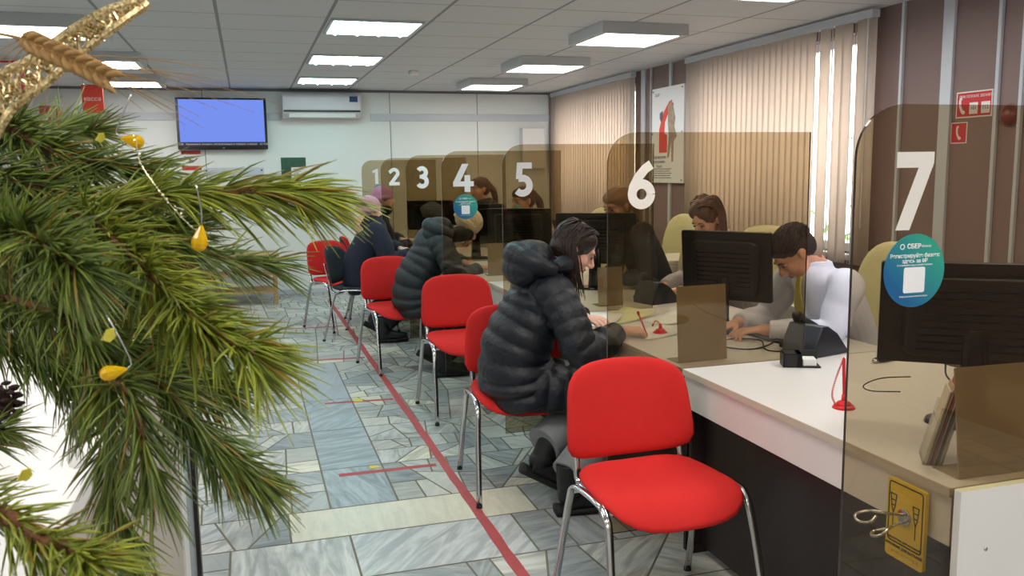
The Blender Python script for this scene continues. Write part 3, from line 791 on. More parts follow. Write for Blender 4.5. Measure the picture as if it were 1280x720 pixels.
# digits drawn as thick strokes, unit height
def arc(cx, cy, r, a0, a1, n=14): return [(cx + r * math.cos(R(a0 + (a1 - a0) * i / n)), cy + r * math.sin(R(a0 + (a1 - a0) * i / n))) for i in range(n + 1)]
def stroke(pts, wd):
    L, Rr = [], []
    for i, p in enumerate(pts):
        a = pts[max(0, i - 1)]; b = pts[min(len(pts) - 1, i + 1)]
        dx, dy = b[0] - a[0], b[1] - a[1]; l = math.hypot(dx, dy) or 1
        nx, ny = -dy / l * wd / 2, dx / l * wd / 2
        L.append((p[0] + nx, p[1] + ny)); Rr.append((p[0] - nx, p[1] - ny))
    return L, Rr
W_ = .20
DIG = {
 '1': [('p', [(.02, .86), (.30, 1), (.42, 1), (.42, 0), (.21, 0), (.21, .78), (.08, .71)])],
 '2': [('s', [(.05, .74)] + arc(.33, .69, .215, 160, -20)[1:] + [(.44, .50), (.16, .14)]), ('p', [(.03, 0), (.64, 0), (.64, .19), (.03, .19)]), ('p', [(.03, 0), (.2, .0), (.3, .19), (.03, .17)])],
 '3': [('s', arc(.28, .72, .185, 150, -90)), ('s', arc(.28, .30, .215, 90, -150)), ('p', [(.17, .44), (.30, .44), (.30, .61), (.17, .61)])],
 '4': [('p', [(.32, 1), (.56, 1), (.22, .34), (-.02, .34)]), ('p', [(-.02, .20), (.74, .20), (.74, .38), (-.02, .38)]), ('p', [(.40, 0), (.61, 0), (.61, .60), (.40, .60)])],
 '5': [('p', [(.12, 1), (.58, 1), (.58, .82), (.12, .82)]), ('p', [(.12, 1), (.30, 1), (.27, .52), (.08, .52)]), ('s', [(.16, .53)] + arc(.28, .32, .225, 75, -140))],
 '6': [('s', arc(.34, .31, .215, 0, 360, 36)), ('s', [(.56, .93), (.42, .84), (.26, .66), (.15, .46), (.125, .32)])],
 '7': [('p', [(0, 1), (.58, 1), (.58, .86), (.56, .80), (.0, .80)]), ('p', [(.58, .86), (.24, 0), (.02, 0), (.35, .82), (.5, .9)])],
}
def numeral(d, x, z, h, y, parent, m):
    bm = bmesh.new(); fn = lambda a, b, dd: (x + a * h, dd, z + b * h)
    for j, (kind, pts) in enumerate(DIG[d]):
        y0, y1 = y - .0006 - j * .0001, y
        if kind == 'p': prism(bm, pts, y0, y1, fn)
        else:
            L, Rr = stroke(pts, W_)
            for i in range(len(pts) - 1): prism(bm, [L[i], L[i + 1], Rr[i + 1], Rr[i]], y0, y1, fn)
    return obj('numeral', bm, m, parent)
def screen(k, y):
    t = empty('glass_screen', (XE, y, .12)); tag(t, 'bronze tinted glass screen with rounded corner and white number %d' % k, 'screen', 'numbered glass screens')
    bm = bmesh.new(); sd = prism(bm, rrect(0, .86, 0, 1.53, .115, 10, ('tl',)), -.004, .004, lambda a, b, d: (a, d, b))
    for f in sd: f.material_index = 1
    obj('glass_sheet', bm, [M['tint'], M['edgeglass']], t)
    x0, h_ = {1: (.115, .17), 2: (.075, .17), 3: (.085, .18), 4: (.085, .19), 5: (.06, .175), 6: (.075, .175), 7: (.105, .172)}[k]
    z0 = {7: 1.255, 6: 1.25, 5: 1.262, 4: 1.255, 3: 1.26, 2: 1.265, 1: 1.262}[k]
    numeral(str(k), x0, z0, h_, -.0042, t, M['vinyl'] if k >= 6 else M['num'])
    if k in (7, 4, 1):
        cx, cz, r = {7: (.165, 1.163, .083), 4: (.165, 1.155, .085), 1: (.2, 1.17, .085)}[k]
        bm = bmesh.new(); prism(bm, [(cx + r * math.cos(2 * math.pi * i / 40), cz + r * math.sin(2 * math.pi * i / 40)) for i in range(40)], -.0055, -.0042, lambda a, b, d: (a, d, b))
        st = obj('round_sticker', bm, M['teal'], t)
        bm = bmesh.new(); prism(bm, rrect(cx - .029, cx + .029, cz - .05, cz + .008, .005), -.0063, -.0056, lambda a, b, d: (a, d, b)); obj('white_square', bm, M['num'], st)
        bm = bmesh.new(); ring = arc(cx - .036, cz + .055, .0055, 0, 360, 16); L, Rr = stroke(ring, .002)
        for i in range(16): prism(bm, [L[i], L[i + 1], Rr[i + 1], Rr[i]], -.0063, -.0056, lambda a, b, d: (a, d, b))
        obj('ring_logo', bm, M['num'], st)
        text('logo_text', 'СБЕР', .0145, (cx - .004, -.0058, cz + .055), FRONT, M['num'], st, bold=.0004); text('logo_text', 'бизнес', .008, (cx + .03, -.0058, cz + .055), FRONT, M['num'], st)
        text('sticker_text', 'Регистрируйте бизнес', .0125, (cx, -.0058, cz + .034), FRONT, M['num'], st, bold=.0002)
        text('sticker_text', 'здесь за 0₽', .0125, (cx, -.0058, cz + .022), FRONT, M['num'], st, bold=.0002)
        text('sticker_text', 'Отсканируйте код и узнайте больше', .0055, (cx, -.0058, cz + .013), FRONT, M['num'], st)
        text('sticker_text', 'Услуга доступна клиентам банка', .0048, (cx, -.0058, cz - .058), FRONT, M['num'], st)
for i, y in enumerate(PY): screen(i + 1, y)

# crutch holder plate on the fascia, with its spring clip
t = empty('crutch_holder', (XW, 1.705, .615)); tag(t, 'yellow plate with two crutch symbols and a chrome clip on the counter front', 'sign')
bm = bmesh.new(); prism(bm, rrect(-.066, .066, -.11, .10, .01), -.012, -.002, lw); obj('plate', bm, M['yellow'], t)
bm = bmesh.new(); fr = rrect(-.058, .058, -.066, .092, .008); L, Rr = stroke(fr + fr[:2], .0035)
for i in range(len(fr)): prism(bm, [L[i], L[i + 1], Rr[i + 1], Rr[i]], -.0128, -.012, lw)
obj('border', bm, M['ink'], t)
bm = bmesh.new()
for cx, cz in ((-.042, .03), (.036, .02)):
    segs = [[(cx - .012, cz + .03), (cx + .012, cz + .03)], [(cx - .01, cz + .03), (cx - .006, cz - .002), (cx, cz - .02)], [(cx + .01, cz + .03), (cx + .006, cz - .002), (cx, cz - .02)], [(cx - .008, cz + .014), (cx + .008, cz + .014)], [(cx - .006, cz), (cx + .006, cz)], [(cx, cz - .02), (cx, cz - .055)]]
    for sg in segs:
        L, Rr = stroke(sg, .0028)
        for i in range(len(sg) - 1): prism(bm, [L[i], L[i + 1], Rr[i + 1], Rr[i]], -.0128, -.012, lw)
obj('crutch_symbol', bm, M['ink'], t)
text('plate_text', 'держатель для костылей', .0095, (-.0125, 0, -.057), LEFTW, M['ink'], t)
text('plate_text', 'КРЕПЛЕНИЕ ДЛЯ КОСТЫЛЕЙ', .0088, (-.0125, 0, -.077), LEFTW, M['ink'], t, bold=.0003)
text('plate_text', '⠅⠗⠑⠏⠇⠑⠝⠊⠑ ⠙⠇⠫', .012, (-.0125, 0, -.094), LEFTW, M['ink'], t)
bm = bmesh.new(); cyl(bm, (-.015, 0, .012), .022, .006, 'x'); cl = obj('clip_disc', bm, M['chrome'], t, True, bevel=.001)
bm = bmesh.new()
for dz, sgn in ((.006, 1), (-.012, -1)):
    dy = sgn * .022
    sweep(bm, [(-.015, dy * .1, .012 + dz), (-.05, dy * .6, .016 + dz), (-.09, dy * 1.6, .02 + dz), (-.125, dy * 2.1, .012 + dz), (-.135, dy * 1.2, .004 + dz), (-.115, dy * .35, .004 + dz), (-.085, dy * .9, .012 + dz)], .0042, n=8, sub=6)
obj('spring_clip', bm, M['chrome'], t, True)

# ================================================================ CHAIRS
def pad(bm, wx, wy, fn, t0, t1, nr=9, na=40, p=4.5, mi=(0, 0)):
    """rounded-rectangular cushion; fn(u, v) -> centre point and fn carries curvature; t0/t1 thickness below/above"""
    rings_t, rings_b = [], []
    for k in range(nr + 1):
        r = k / nr
        r = 1 - (1 - r) ** 1.6
        ra, rb = [], []
        e = max(0, 1 - r ** 7) ** .5
        for j in range(na):
            a = 2 * math.pi * j / na; c, s_ = math.cos(a), math.sin(a)
            pp = p if not isinstance(p, tuple) else (p[0] if s_ < 0 else p[1])
            q = (abs(c) ** pp + abs(s_) ** pp) ** (-1 / pp)
            u, v = r * c * q, r * s_ * q
            P_, N_ = fn(u * wx, v * wy)
            ra.append(P_ + N_ * t1 * e); rb.append(P_ - N_ * t0 * e)
        if k == 0: rings_t.append([bm.verts.new(ra[0])]); rings_b.append([bm.verts.new(rb[0])])
        elif k == nr:
            vs = [bm.verts.new(x) for x in ra]; rings_t.append(vs); rings_b.append(vs)
        else: rings_t.append([bm.verts.new(x) for x in ra]); rings_b.append([bm.verts.new(x) for x in rb])
    for rr, flip, m_ in ((rings_t, 0, mi[0]), (rings_b, 1, mi[1])):
        for j in range(na):
            f = bm.faces.new([rr[0][0], rr[1][j], rr[1][(j + 1) % na]]); f.material_index = m_
        for k in range(1, nr):
            for j in range(na):
                f = bm.faces.new([rr[k][j], rr[k + 1][j], rr[k + 1][(j + 1) % na], rr[k][(j + 1) % na]]); f.material_index = m_

def make_chair(label, fabric):
    t = empty('visitor_chair'); tag(t, label, 'chair')
    bm = bmesh.new()
    def seat_fn(x, y):   # y: -front .. +rear
        z = .462 + .02 * (x / .23) ** 2 * .6 - .045 * max(0, (-y - .09) / .12) ** 2 + .012 * max(0, (y - .1) / .1)
        k_ = 1 - .06 * (y / .2)
        return Vector((x * k_, y, z)), Vector((0, 0, 1))
    pad(bm, .245, .23, seat_fn, .022, .02, p=3.6, mi=(0, 1)); obj('seat', bm, [fabric, M['redback']], t, True)
    bm = bmesh.new()
    def back_fn(x, z):
        f = 1 + .065 * (-z / .17)
        drop = -.020 * (1 - (x / .23) ** 2) * (1 if z < 0 else -0.7) * abs(z / .17) ** 1.5
        zz = .675 + z + drop
        y = .205 + (zz - .5) * .22 - .055 * (x / .23) ** 2 + .02
        return Vector((x * f, y, zz)), Vector((0, -1, .22)).normalized()
    pad(bm, .240, .155, back_fn, .016, .02, p=(7.5, 4.6), mi=(0, 1)); obj('backrest', bm, [fabric, M['redback']], t, True)
    for s_ in (-1, 1):
        x = s_ * .252
        bm = bmesh.new()
        sweep(bm, [(x + s_ * .02, -.27, .0), (x + s_ * .008, -.205, .28), (x, -.17, .41), (x, -.14, .452), (x, -.09, .468), (x, .07, .462), (x, .125, .445), (x, .15, .40), (x + s_ * .008, .19, .26), (x + s_ * .02, .26, .0)], [(.0085, .014)] * 10, n=10, sub=5, up=(s_, 0, 0))
        lf = obj('side_frame', bm, M['chrome'], t, True)
        for yy in (-.27, .26):
            bm = bmesh.new(); cyl(bm, (x + s_ * .02, yy, .007), .014, .014, n=12); obj('foot_cap', bm, M['sole'], lf, True)
        bm = bmesh.new(); sweep(bm, [(s_ * .2, .13, .43), (s_ * .205, .185, .445), (s_ * .205, .205, .50), (s_ * .20, .235, .60), (s_ * .195, .26, .70)], [(.014, .008)] * 5, n=10, sub=5, up=(0, 1, 0)); obj('back_post', bm, M['chrome'], t, True)
    bm = bmesh.new()
    for y in (-.1, .12): sweep(bm, [(-.25, y, .435), (.25, y, .435)], .009, n=8, sub=1)
    obj('cross_bar', bm, M['chrome'], t, True)
    return t
red0 = make_chair('empty red chair with chrome legs, nearest the camera', M['red'])
chairs = [(1.262, 2.50, 1, 'empty red chair with chrome legs, nearest the camera'),
          (1.225, 3.86, -4, 'red chair on which the woman in the black puffer coat sits'),
          (1.285, 5.20, 2, 'empty red chair between the two seated customers in dark coats'),
          (1.10, 6.62, 12, 'red chair under the customer in the cream knitted hat'),
          (.84, 8.55, 28, 'red chair farthest from the camera, beside the back wall'),
          (1.22, 9.2, 80, 'red chair under the customer in the mauve hat, mostly hidden')]
for i, (x, y, a, lb) in enumerate(chairs):
    c = red0 if i == 0 else dup(red0)
    c.location = (x, y, 0); c.rotation_euler = (0, 0, R(a)); c['label'] = lb; c['group'] = 'red visitor chairs along the counters'
c = make_chair('dark grey fabric chair standing among the red ones, under the customer in the navy coat', M['greyfab'])
c.location = (.96, 7.95, 0); c.rotation_euler = (0, 0, R(62))

# clerks' swivel chairs
def make_swivel():
    t = empty('office_chair')
    bm = bmesh.new(); pad(bm, .24, .24, lambda x, y: (Vector((x, y, .49 - .03 * max(0, (-y - .1) / .14) ** 2)), Vector((0, 0, 1))), .05, .04, p=3.5); obj('seat', bm, M['cream'], t, True)
    bm = bmesh.new(); pad(bm, .225, .33, lambda x, z: (Vector((x * (1 - .08 * z / .33), .26 + (z + .3) * .14 - .05 * (x / .22) ** 2, .90 + z)), Vector((0, -1, .14)).normalized()), .05, .04, p=3.4); obj('backrest', bm, M['cream'], t, True)
    bm = bmesh.new(); cyl(bm, (0, 0, .27), .028, .36, n=16); obj('column', bm, M['chrome'], t, True)
    for k_ in range(5):
        a = R(72 * k_ + 18); bm = bmesh.new(); sweep(bm, [(0, 0, .11), (math.cos(a) * .15, math.sin(a) * .15, .10), (math.cos(a) * .29, math.sin(a) * .29, .07)], [.022, .018, .014], n=8); b_ = obj('base_arm', bm, M['black'], t, True)
        bm = bmesh.new(); cyl(bm, (math.cos(a) * .29, math.sin(a) * .29, .03), .03, .03, 'x', 14); obj('caster', bm, M['black'], b_, True)
    for s_ in (-1, 1):
        bm = bmesh.new(); sweep(bm, [(s_ * .2, .08, .46), (s_ * .3, .08, .47), (s_ * .3, .06, .6), (s_ * .29, -.02, .68), (s_ * .28, .12, .69)], .016, n=8); obj('armrest', bm, M['chrome'], t, True)
    return t
sw0 = make_swivel()
sw = [(2.74, 3.42, -84, 'cream office chair behind the clerk in the white shirt'),
      (3.02, 4.55, -35, 'cream office chair in front of the big blind, left of the man in the shirt'),
      (3.12, 6.25, -80, 'cream office chair seen narrow beside the number 6'),
      (3.2, 7.6, -40, 'cream office chair in front of the far blind, left of number 6'),
      (2.86, 6.98, -85, 'cream office chair of the clerk in the turquoise mask'),
      (2.72, 5.15, -75, 'cream office chair under the clerk behind the dark monitor'),
      (2.92, 4.9, -70, 'cream office chair under the clerk in the lace blouse')]
for i, (x, y, a, lb) in enumerate(sw[:6]):
    c = sw0 if i == 0 else dup(sw0)
    c.location = (x, y, 0); c.rotation_euler = (0, 0, R(a)); tag(c, lb, 'chair', 'cream office chairs behind the counters')
    if i == 0: c.scale = (.93, .93, .93)
#@@PART2
# ================================================================ THINGS ON THE DESKS
ZT = .75
def monitor(label, xy, ang, w_=.54, h_=.33, zb=.18, tilt=6):
    """back faces local -Y; ang turns it"""
    t = empty('computer_monitor', (xy[0], xy[1], ZT), R(ang)); tag(t, label, 'monitor', 'black monitors seen from the back')
    tm = Matrix.Translation((0, 0, zb)) @ Matrix.Rotation(R(tilt), 4, 'X')
    bm = bmesh.new(); sd = prism(bm, rrect(-w_ / 2, w_ / 2, 0, h_, .008), 0, .022, lambda a, b, d: tm @ Vector((a, d, b))); obj('casing', bm, M['black'], t, bevel=.002)
    bm = bmesh.new(); prism(bm, rrect(-w_ * .36, w_ * .36, .03, h_ - .04, .03), -.028, 0.001, lambda a, b, d: tm @ Vector((a * (1 + (d + .028) * 2), d, b))); 
    bk = obj('back_cover', bm, M['black'], t, bevel=.006)
    bm = bmesh.new()
    for i in range(9): z = .05 + i * .022; box(bm, -w_ * .30, w_ * .30, -.0295, -.027, z, z + .006, mtx=tm)
    obj('vent_slots', bm, M['blackgloss'], bk)
    bm = bmesh.new(); box(bm, -w_ / 2 + .012, w_ / 2 - .012, .022, .0232, .02, h_ - .012, mtx=tm); obj('screen', bm, M['blackgloss'], t)
    bm = bmesh.new(); sweep(bm, [(0, -.05, .012), (0, -.055, .1), (0, -.045, .19), (0, -.03, zb + .12)], [(.045, .014), (.04, .012), (.036, .012), (.03, .01)], n=12, up=(0, 1, 0)); obj('stand_neck', bm, M['blackgloss'], t, True)
    bm = bmesh.new(); bmesh.ops.create_cone(bm, cap_ends=True, segments=36, radius1=1, radius2=.96, depth=.014, matrix=Matrix.Translation((0, -.02, .0075)) @ Matrix.Diagonal((.125, .085, 1, 1))); obj('stand_base', bm, M['blackgloss'], t, bevel=.002)
    return t
monitor('black monitor at the right edge behind glass screen 7, nearest the camera', (2.03, 1.98), -38, .52, .31, .175)
monitor('black monitor in front of the clerk in the white shirt', (2.13, 3.52), -55, .44, .325, .15)
monitor('black monitor behind the writing woman\'s head, in front of the clerk with bound hair', (2.14, 5.12), -32, .52, .33, .16)
monitor('black monitor seen through glass screen 5, in front of the clerk in the turquoise mask', (1.98, 6.25), -30, .50, .32, .16)
monitor('black monitor seen through glass screen 4, beside the cream knitted hat', (1.92, 7.05 + .25), -28, .5, .32, .16)
monitor('black monitor seen through glass screen 3, farthest of the row', (1.80, 8.72), -22, .48, .3, .17)

def divider(label, x, y, w_, h_, ang=0, tilt=-6):
    t = empty('acrylic_divider', (x, y, ZT), R(ang)); tag(t, label, 'divider', 'small brown acrylic plates on the desks')
    tm = Matrix.Rotation(R(tilt), 4, 'X')
    bm = bmesh.new(); box(bm, 0, w_, -.002, .002, .001, h_, mtx=tm); obj('plate', bm, M['acrylic'], t)
    bm = bmesh.new(); box(bm, .0, w_, .0, .09, .0005, .0035); obj('foot', bm, M['acrylic'], t)
    return t
divider('brown acrylic plate at the lower right corner, nearest the camera', 1.635, 1.615, .36, .275, -2, -7)
divider('brown acrylic plate standing at glass screen 6 in front of the dark monitor', 1.60, 2.99, .225, .305, 3, -4)
divider('brown acrylic plate on the desk behind the hand of the writing woman', 1.86, 4.42, .15, .22, 0, -4)
divider('brown acrylic plate standing at glass screen 5, beyond the hood', 1.66, 6.02, .16, .24, 0, -2)

# brochure holder with leaflets
t = empty('brochure_holder', (1.665, 1.77, ZT), R(-128)); tag(t, 'clear acrylic holder full of leaflets beside the nearest monitor stand', 'leaflet holder')
bm = bmesh.new(); tm = Matrix.Rotation(R(-14), 4, 'X')
box(bm, -.055, .055, -.002, 0, .002, .12, mtx=tm); box(bm, -.055, .055, .04, .042, .002, .24, mtx=tm); box(bm, -.057, -.055, -.002, .042, .002, .16, mtx=tm); box(bm, .055, .057, -.002, .042, .002, .16, mtx=tm); box(bm, -.055, .055, -.002, .042, .001, .003)
obj('acrylic_pocket', bm, M['clear'], t)
cols = [(214, 206, 190), (196, 176, 156), (170, 80, 84), (206, 200, 190), (126, 98, 130), (220, 214, 200)]
for i, c in enumerate(cols):
    l = bmesh.new(); y = .004 + i * .006; tm2 = Matrix.Translation((1.665, 1.77, ZT)) @ Matrix.Rotation(R(-128), 4, 'Z') @ Matrix.Rotation(R(-14), 4, 'X')
    box(l, -.05, .05, y, y + .004, .006, .205 + .012 * (i % 3), mtx=tm2)
    o = obj('leaflet', l, mat('leaflet_print', c, .6, var=.2, vscale=40)); tag(o, 'leaflet standing upright among others in the clear holder', 'leaflet', 'leaflets in the clear holder')

# pen on a red base with spiral cord
def pen_stand(label, x, y, pen_dir, grp=None, held=False):
    t = empty('pen_stand', (x, y, ZT)); tag(t, label, 'pen stand')
    bm = bmesh.new(); bmesh.ops.create_cone(bm, cap_ends=True, segments=28, radius1=.036, radius2=.030, depth=.01, matrix=Matrix.Translation((0, 0, .0055))); ell(bm, (0, 0, .012), (.024, .024, .014)); obj('base', bm, M['redplastic'], t, True)
    bm = bmesh.new(); sweep(bm, [(.0, 0, .018), (.0, .0, .045)], [.009, .007], n=12, sub=1); obj('socket', bm, M['redplastic'], t, True)
    return t
t = pen_stand('red pen stand with upright pen and coiled cord behind glass screen 7', 1.79, 2.24, None)
bm = bmesh.new(); sweep(bm, [(0, 0, .03), (.0, .008, .16)], [.0045, .0055], n=10, sub=1); sweep(bm, [(0, .008, .16), (0, .0085, .165)], [.003, .001], n=8, sub=1); obj('pen', bm, M['redplastic'], t, True)
def coil(bm, pts, r, turns, wr):
    path, ts = catmull(pts, 24); P2 = []
    n = len(path); 
    for i in range(n * 4 - 3):
        k = i / 4; a = path[int(k)]; b = path[min(n - 1, int(k) + 1)]; p = a.lerp(b, k - int(k)); ang = 2 * math.pi * turns * i / (n * 4)
        d = (b - a).normalized() if (b - a).length > 1e-6 else Vector((0, 0, 1)); s_ = d.cross(Vector((0, 1, .1))).normalized(); u = s_.cross(d)
        P2.append(p + s_ * math.cos(ang) * r + u * math.sin(ang) * r)
    sweep(bm, P2, wr, n=6, sub=1)
bm = bmesh.new(); coil(bm, [(-.03, 0, .012), (-.045, .0, .05), (-.03, 0, .11), (-.006, .006, .155)], .0025, 26, .0013); obj('spiral_cord', bm, M['redplastic'], t, True)
t = pen_stand('red pen stand beside the writing woman\'s hand', 1.82, 3.58, None)
bm = bmesh.new(); coil(bm, [(0, 0, .045), (-.02, .01, .06), (-.04, .0, .04), (-.05, -.02, .05)], .0025, 14, .0013); obj('spiral_cord', bm, M['redplastic'], t, True)
bm = bmesh.new(); sweep(bm, [(1.715, 3.50, .760), (1.675, 3.51, .86)], [.0025, .0048], n=10, sub=1); sweep(bm, [(1.675, 3.51, .86), (1.67, 3.511, .875)], [.006, .006], n=10, sub=1)
o = obj('pen', bm, M['redplastic'], None, True); tag(o, 'red pen held in the writing woman\'s right hand', 'pen')

# desk phones
def phone(label, x, y, a):
    t = empty('desk_phone', (x, y, ZT), R(a)); tag(t, label, 'telephone', 'dark desk phones')
    bm = bmesh.new(); prism(bm, [(-.11, .0), (.10, .0), (.10, .012), (.085, .03), (.03, .09), (-.03, .125), (-.065, .125), (-.095, .07)], -.085, .085, lambda a_, b, d: (d, a_, b)); pb = obj('body', bm, M['darkphone'], t, bevel=.022); pb.modifiers[0].segments = 4; pb.data.polygons.foreach_set('use_smooth', [True] * len(pb.data.polygons))
    bm = bmesh.new(); sweep(bm, [(-.055, .085, .045), (-.055, .07, .08), (-.055, .0, .125), (-.055, -.05, .15), (-.055, -.07, .145)], [(.024, .012), (.022, .02), (.016, .012), (.022, .02), (.024, .012)], n=12, up=(1, 0, 0)); obj('handset', bm, M['darkphone'], t, True)
    bm = bmesh.new()
    for i in range(4):
        for j in range(3): box(bm, -.012 + j * .03, .008 + j * .03, .01 + i * .017, .022 + i * .017, .018 + (3 - i) * .017 + .012, .03 + (3 - i) * .017 + .016)
    obj('keypad', bm, M['inkgrey'], t)
    bm = bmesh.new(); coil(bm, [(-.09, .08, .03), (-.13, .05, .01), (-.14, -.04, .008), (-.10, -.09, .03)], .005, 22, .0018); obj('spiral_cord', bm, M['black'], t, True)
    return t
phone('dark desk phone at glass screen 6, in front of the clerk in the white shirt', 2.23, 2.98, -75)
phone('dark desk phone on the desk in front of the clerk in the lace blouse', 2.24, 4.45, -75)
# black box with paper
t = empty('note_dispenser', (2.02, 2.79, ZT), R(-25)); tag(t, 'small black box with white paper in its slot on the nearest desk', 'paper box')
bm = bmesh.new(); box(bm, -.07, -.062, -.04, .04, .001, .055); box(bm, -.07, .0, -.04, -.034, .001, .055); box(bm, -.07, .07, .034, .04, .001, .055); box(bm, -.07, .07, -.04, .04, .001, .007); box(bm, -.02, .0, -.04, .04, .001, .055); box(bm, -.07, -.0, -.04, .04, .05, .055); obj('box_body', bm, M['black'], t, bevel=.001)
bm = bmesh.new(); box(bm, .005, .055, -.032, .032, .008, .032); obj('paper_stack', bm, M['paper'], t)
t = empty('stapler', (2.37, 2.74, ZT), R(10)); tag(t, 'flat black oval stapler on the nearest desk at glass edge 7', 'stapler')
bm = bmesh.new(); ell(bm, (0, 0, .012), (.062, .02, .011)); obj('body', bm, M['black'], t, True)
bm = bmesh.new(); ell(bm, (-.06, -.01, .010), (.012, .012, .009)); obj('tip', bm, M['chrome'], t, True)
# cables
def cable(label, pts, r=.003, m_='black'):
    bm = bmesh.new(); sweep(bm, pts, r, n=6, sub=8); o = obj('cable', bm, M[m_], None, True); tag(o, label, 'cable', 'black cables on the desks'); return o
cable('black cable curling on the desk beyond glass screen 6', [(2.3, 3.35, .754), (2.15, 3.18, .754), (2.0, 3.1, .756), (1.93, 3.2, .754), (2.03, 3.32, .756), (2.12, 3.22, .764), (2.05, 3.05, .757), (2.2, 2.98, .754)])
cable('black cable lying along the desk behind the brown plate', [(1.86, 3.4, .754), (1.93, 3.32, .754), (2.02, 3.4, .754), (2.1, 3.44, .754)])
cable('small black cable loop hanging from the nearest monitor', [(1.90, 2.08, .88), (1.86, 2.16, .86), (1.83, 2.2, .83), (1.86, 2.2, .81), (1.91, 2.13, .82)], .002)
cable('black cable under the nearest monitor stand', [(2.0, 2.05, .92), (2.06, 2.1, .86), (2.16, 2.12, .80), (2.3, 2.2, .756), (2.45, 2.3, .754)])
# keyboards
def keyboard(label, x, y, a):
    t = empty('keyboard', (x, y, ZT), R(a)); tag(t, label, 'keyboard', 'dark keyboards')
    bm = bmesh.new(); box(bm, -.21, .21, -.065, .065, .001, .014); obj('case', bm, M['black'], t, bevel=.003)
    bm = bmesh.new()
    for j in range(5):
        for i in range(15): x0 = -.2 + i * .0265; box(bm, x0, x0 + .022, -.058 + j * .023, -.04 + j * .023, .014, .018)
    obj('keys', bm, M['darkphone'], t)
keyboard('dark keyboard under the hands of the clerk in the white shirt', 2.24, 3.30, 96)
# papers and folder
def sheet(label, x, y, a, m_='paper', w_=.21, h_=.297, z=ZT, curl=.01):
    bm = bmesh.new(); G = []
    for i in range(5):
        G.append([bm.verts.new((-w_ / 2 + w_ * i / 4, -h_ / 2 + h_ * j / 6, .0012 + curl * ((j / 6) ** 3) + curl * .4 * ((i / 4 - .5) ** 2))) for j in range(7)])
    for i in range(4):
        for j in range(6): bm.faces.new((G[i][j], G[i + 1][j], G[i + 1][j + 1], G[i][j + 1]))
    o = obj('paper_sheet', bm, M[m_], None, True); so = o.modifiers.new('thick', 'SOLIDIFY'); so.thickness = .0006; so.offset = 1
    o.location = (x, y, z); o.rotation_euler = (0, 0, R(a)); tag(o, label, 'paper'); return o
sheet('white paper sheet under the writing woman\'s hand', 1.80, 3.60, -70, z=ZT + .001)
sheet('yellowish form lying in front of the writing woman', 1.83, 4.02, -62, 'paperyel', curl=.03)
sheet('white paper at the left of the yellowish form, next to the woman\'s left hand', 1.66, 3.98, -40, curl=.02)
sheet('curled white paper on the desk beyond the red pen', 2.03, 3.88, -75, curl=.04)
sheet('white paper on the desk in front of the lace blouse clerk', 2.3, 4.1, -60, curl=.02)
sheet('large clear paper folder lying between the woman and the brown plate', 1.93, 3.35, -20, curl=.012)
sheet('white paper held down by the hands of the clerk in the white shirt', 2.02, 3.42, -10, curl=.01, w_=.15, h_=.2)
sheet('white paper on the desk in front of the cream-hatted customer', 1.78, 6.6, -60, curl=.01)
sheet('white paper on the desk of the two farthest customers', 1.75, 8.0, -50, curl=.01)
# document trays / drawer units behind the clerks
def drawers(label, x, y, a=0, w_=.42, h_=.72, d_=.5):
    t = empty('drawer_cabinet', (x, y, 0), R(a)); tag(t, label, 'cabinet', 'white drawer cabinets behind the clerks')
    bm = bmesh.new(); box(bm, -w_ / 2, w_ / 2, -d_ / 2, d_ / 2, .02, h_ - .025); obj('body', bm, M['white'], t)
    bm = bmesh.new(); box(bm, -w_ / 2 - .01, w_ / 2 + .01, -d_ / 2 - .01, d_ / 2 + .01, h_ - .025, h_); obj('top', bm, M['white'], t, bevel=.002)
    n = 4; hh = (h_ - .06) / n
    for i in range(n):
        bm = bmesh.new(); box(bm, -w_ / 2 + .004, w_ / 2 - .004, -d_ / 2 - .018, -d_ / 2, .03 + i * hh, .03 + (i + 1) * hh - .006); dr = obj('drawer', bm, M['acwhite'], t, bevel=.002)
        bm = bmesh.new(); box(bm, -.06, .06, -d_ / 2 - .03, -d_ / 2 - .018, .03 + i * hh + hh * .6, .03 + i * hh + hh * .6 + .01); obj('handle', bm, M['chrome'], dr)
    bm = bmesh.new()
    for sx in (-1, 1):
        for sy in (-1, 1): cyl(bm, (sx * (w_ / 2 - .04), sy * (d_ / 2 - .04), .01), .02, .02)
    obj('feet', bm, M['black'], t)
drawers('white drawer cabinet behind the clerk in the white shirt\'s face', 3.05, 3.98, -8, .55, .78)
drawers('white drawer cabinet behind the clerk in the lace blouse', 3.0, 5.75, -5, .5, .86)
drawers('white drawer cabinet by the far blind behind the masked clerk', 3.3, 8.3, -5, .5, .8)

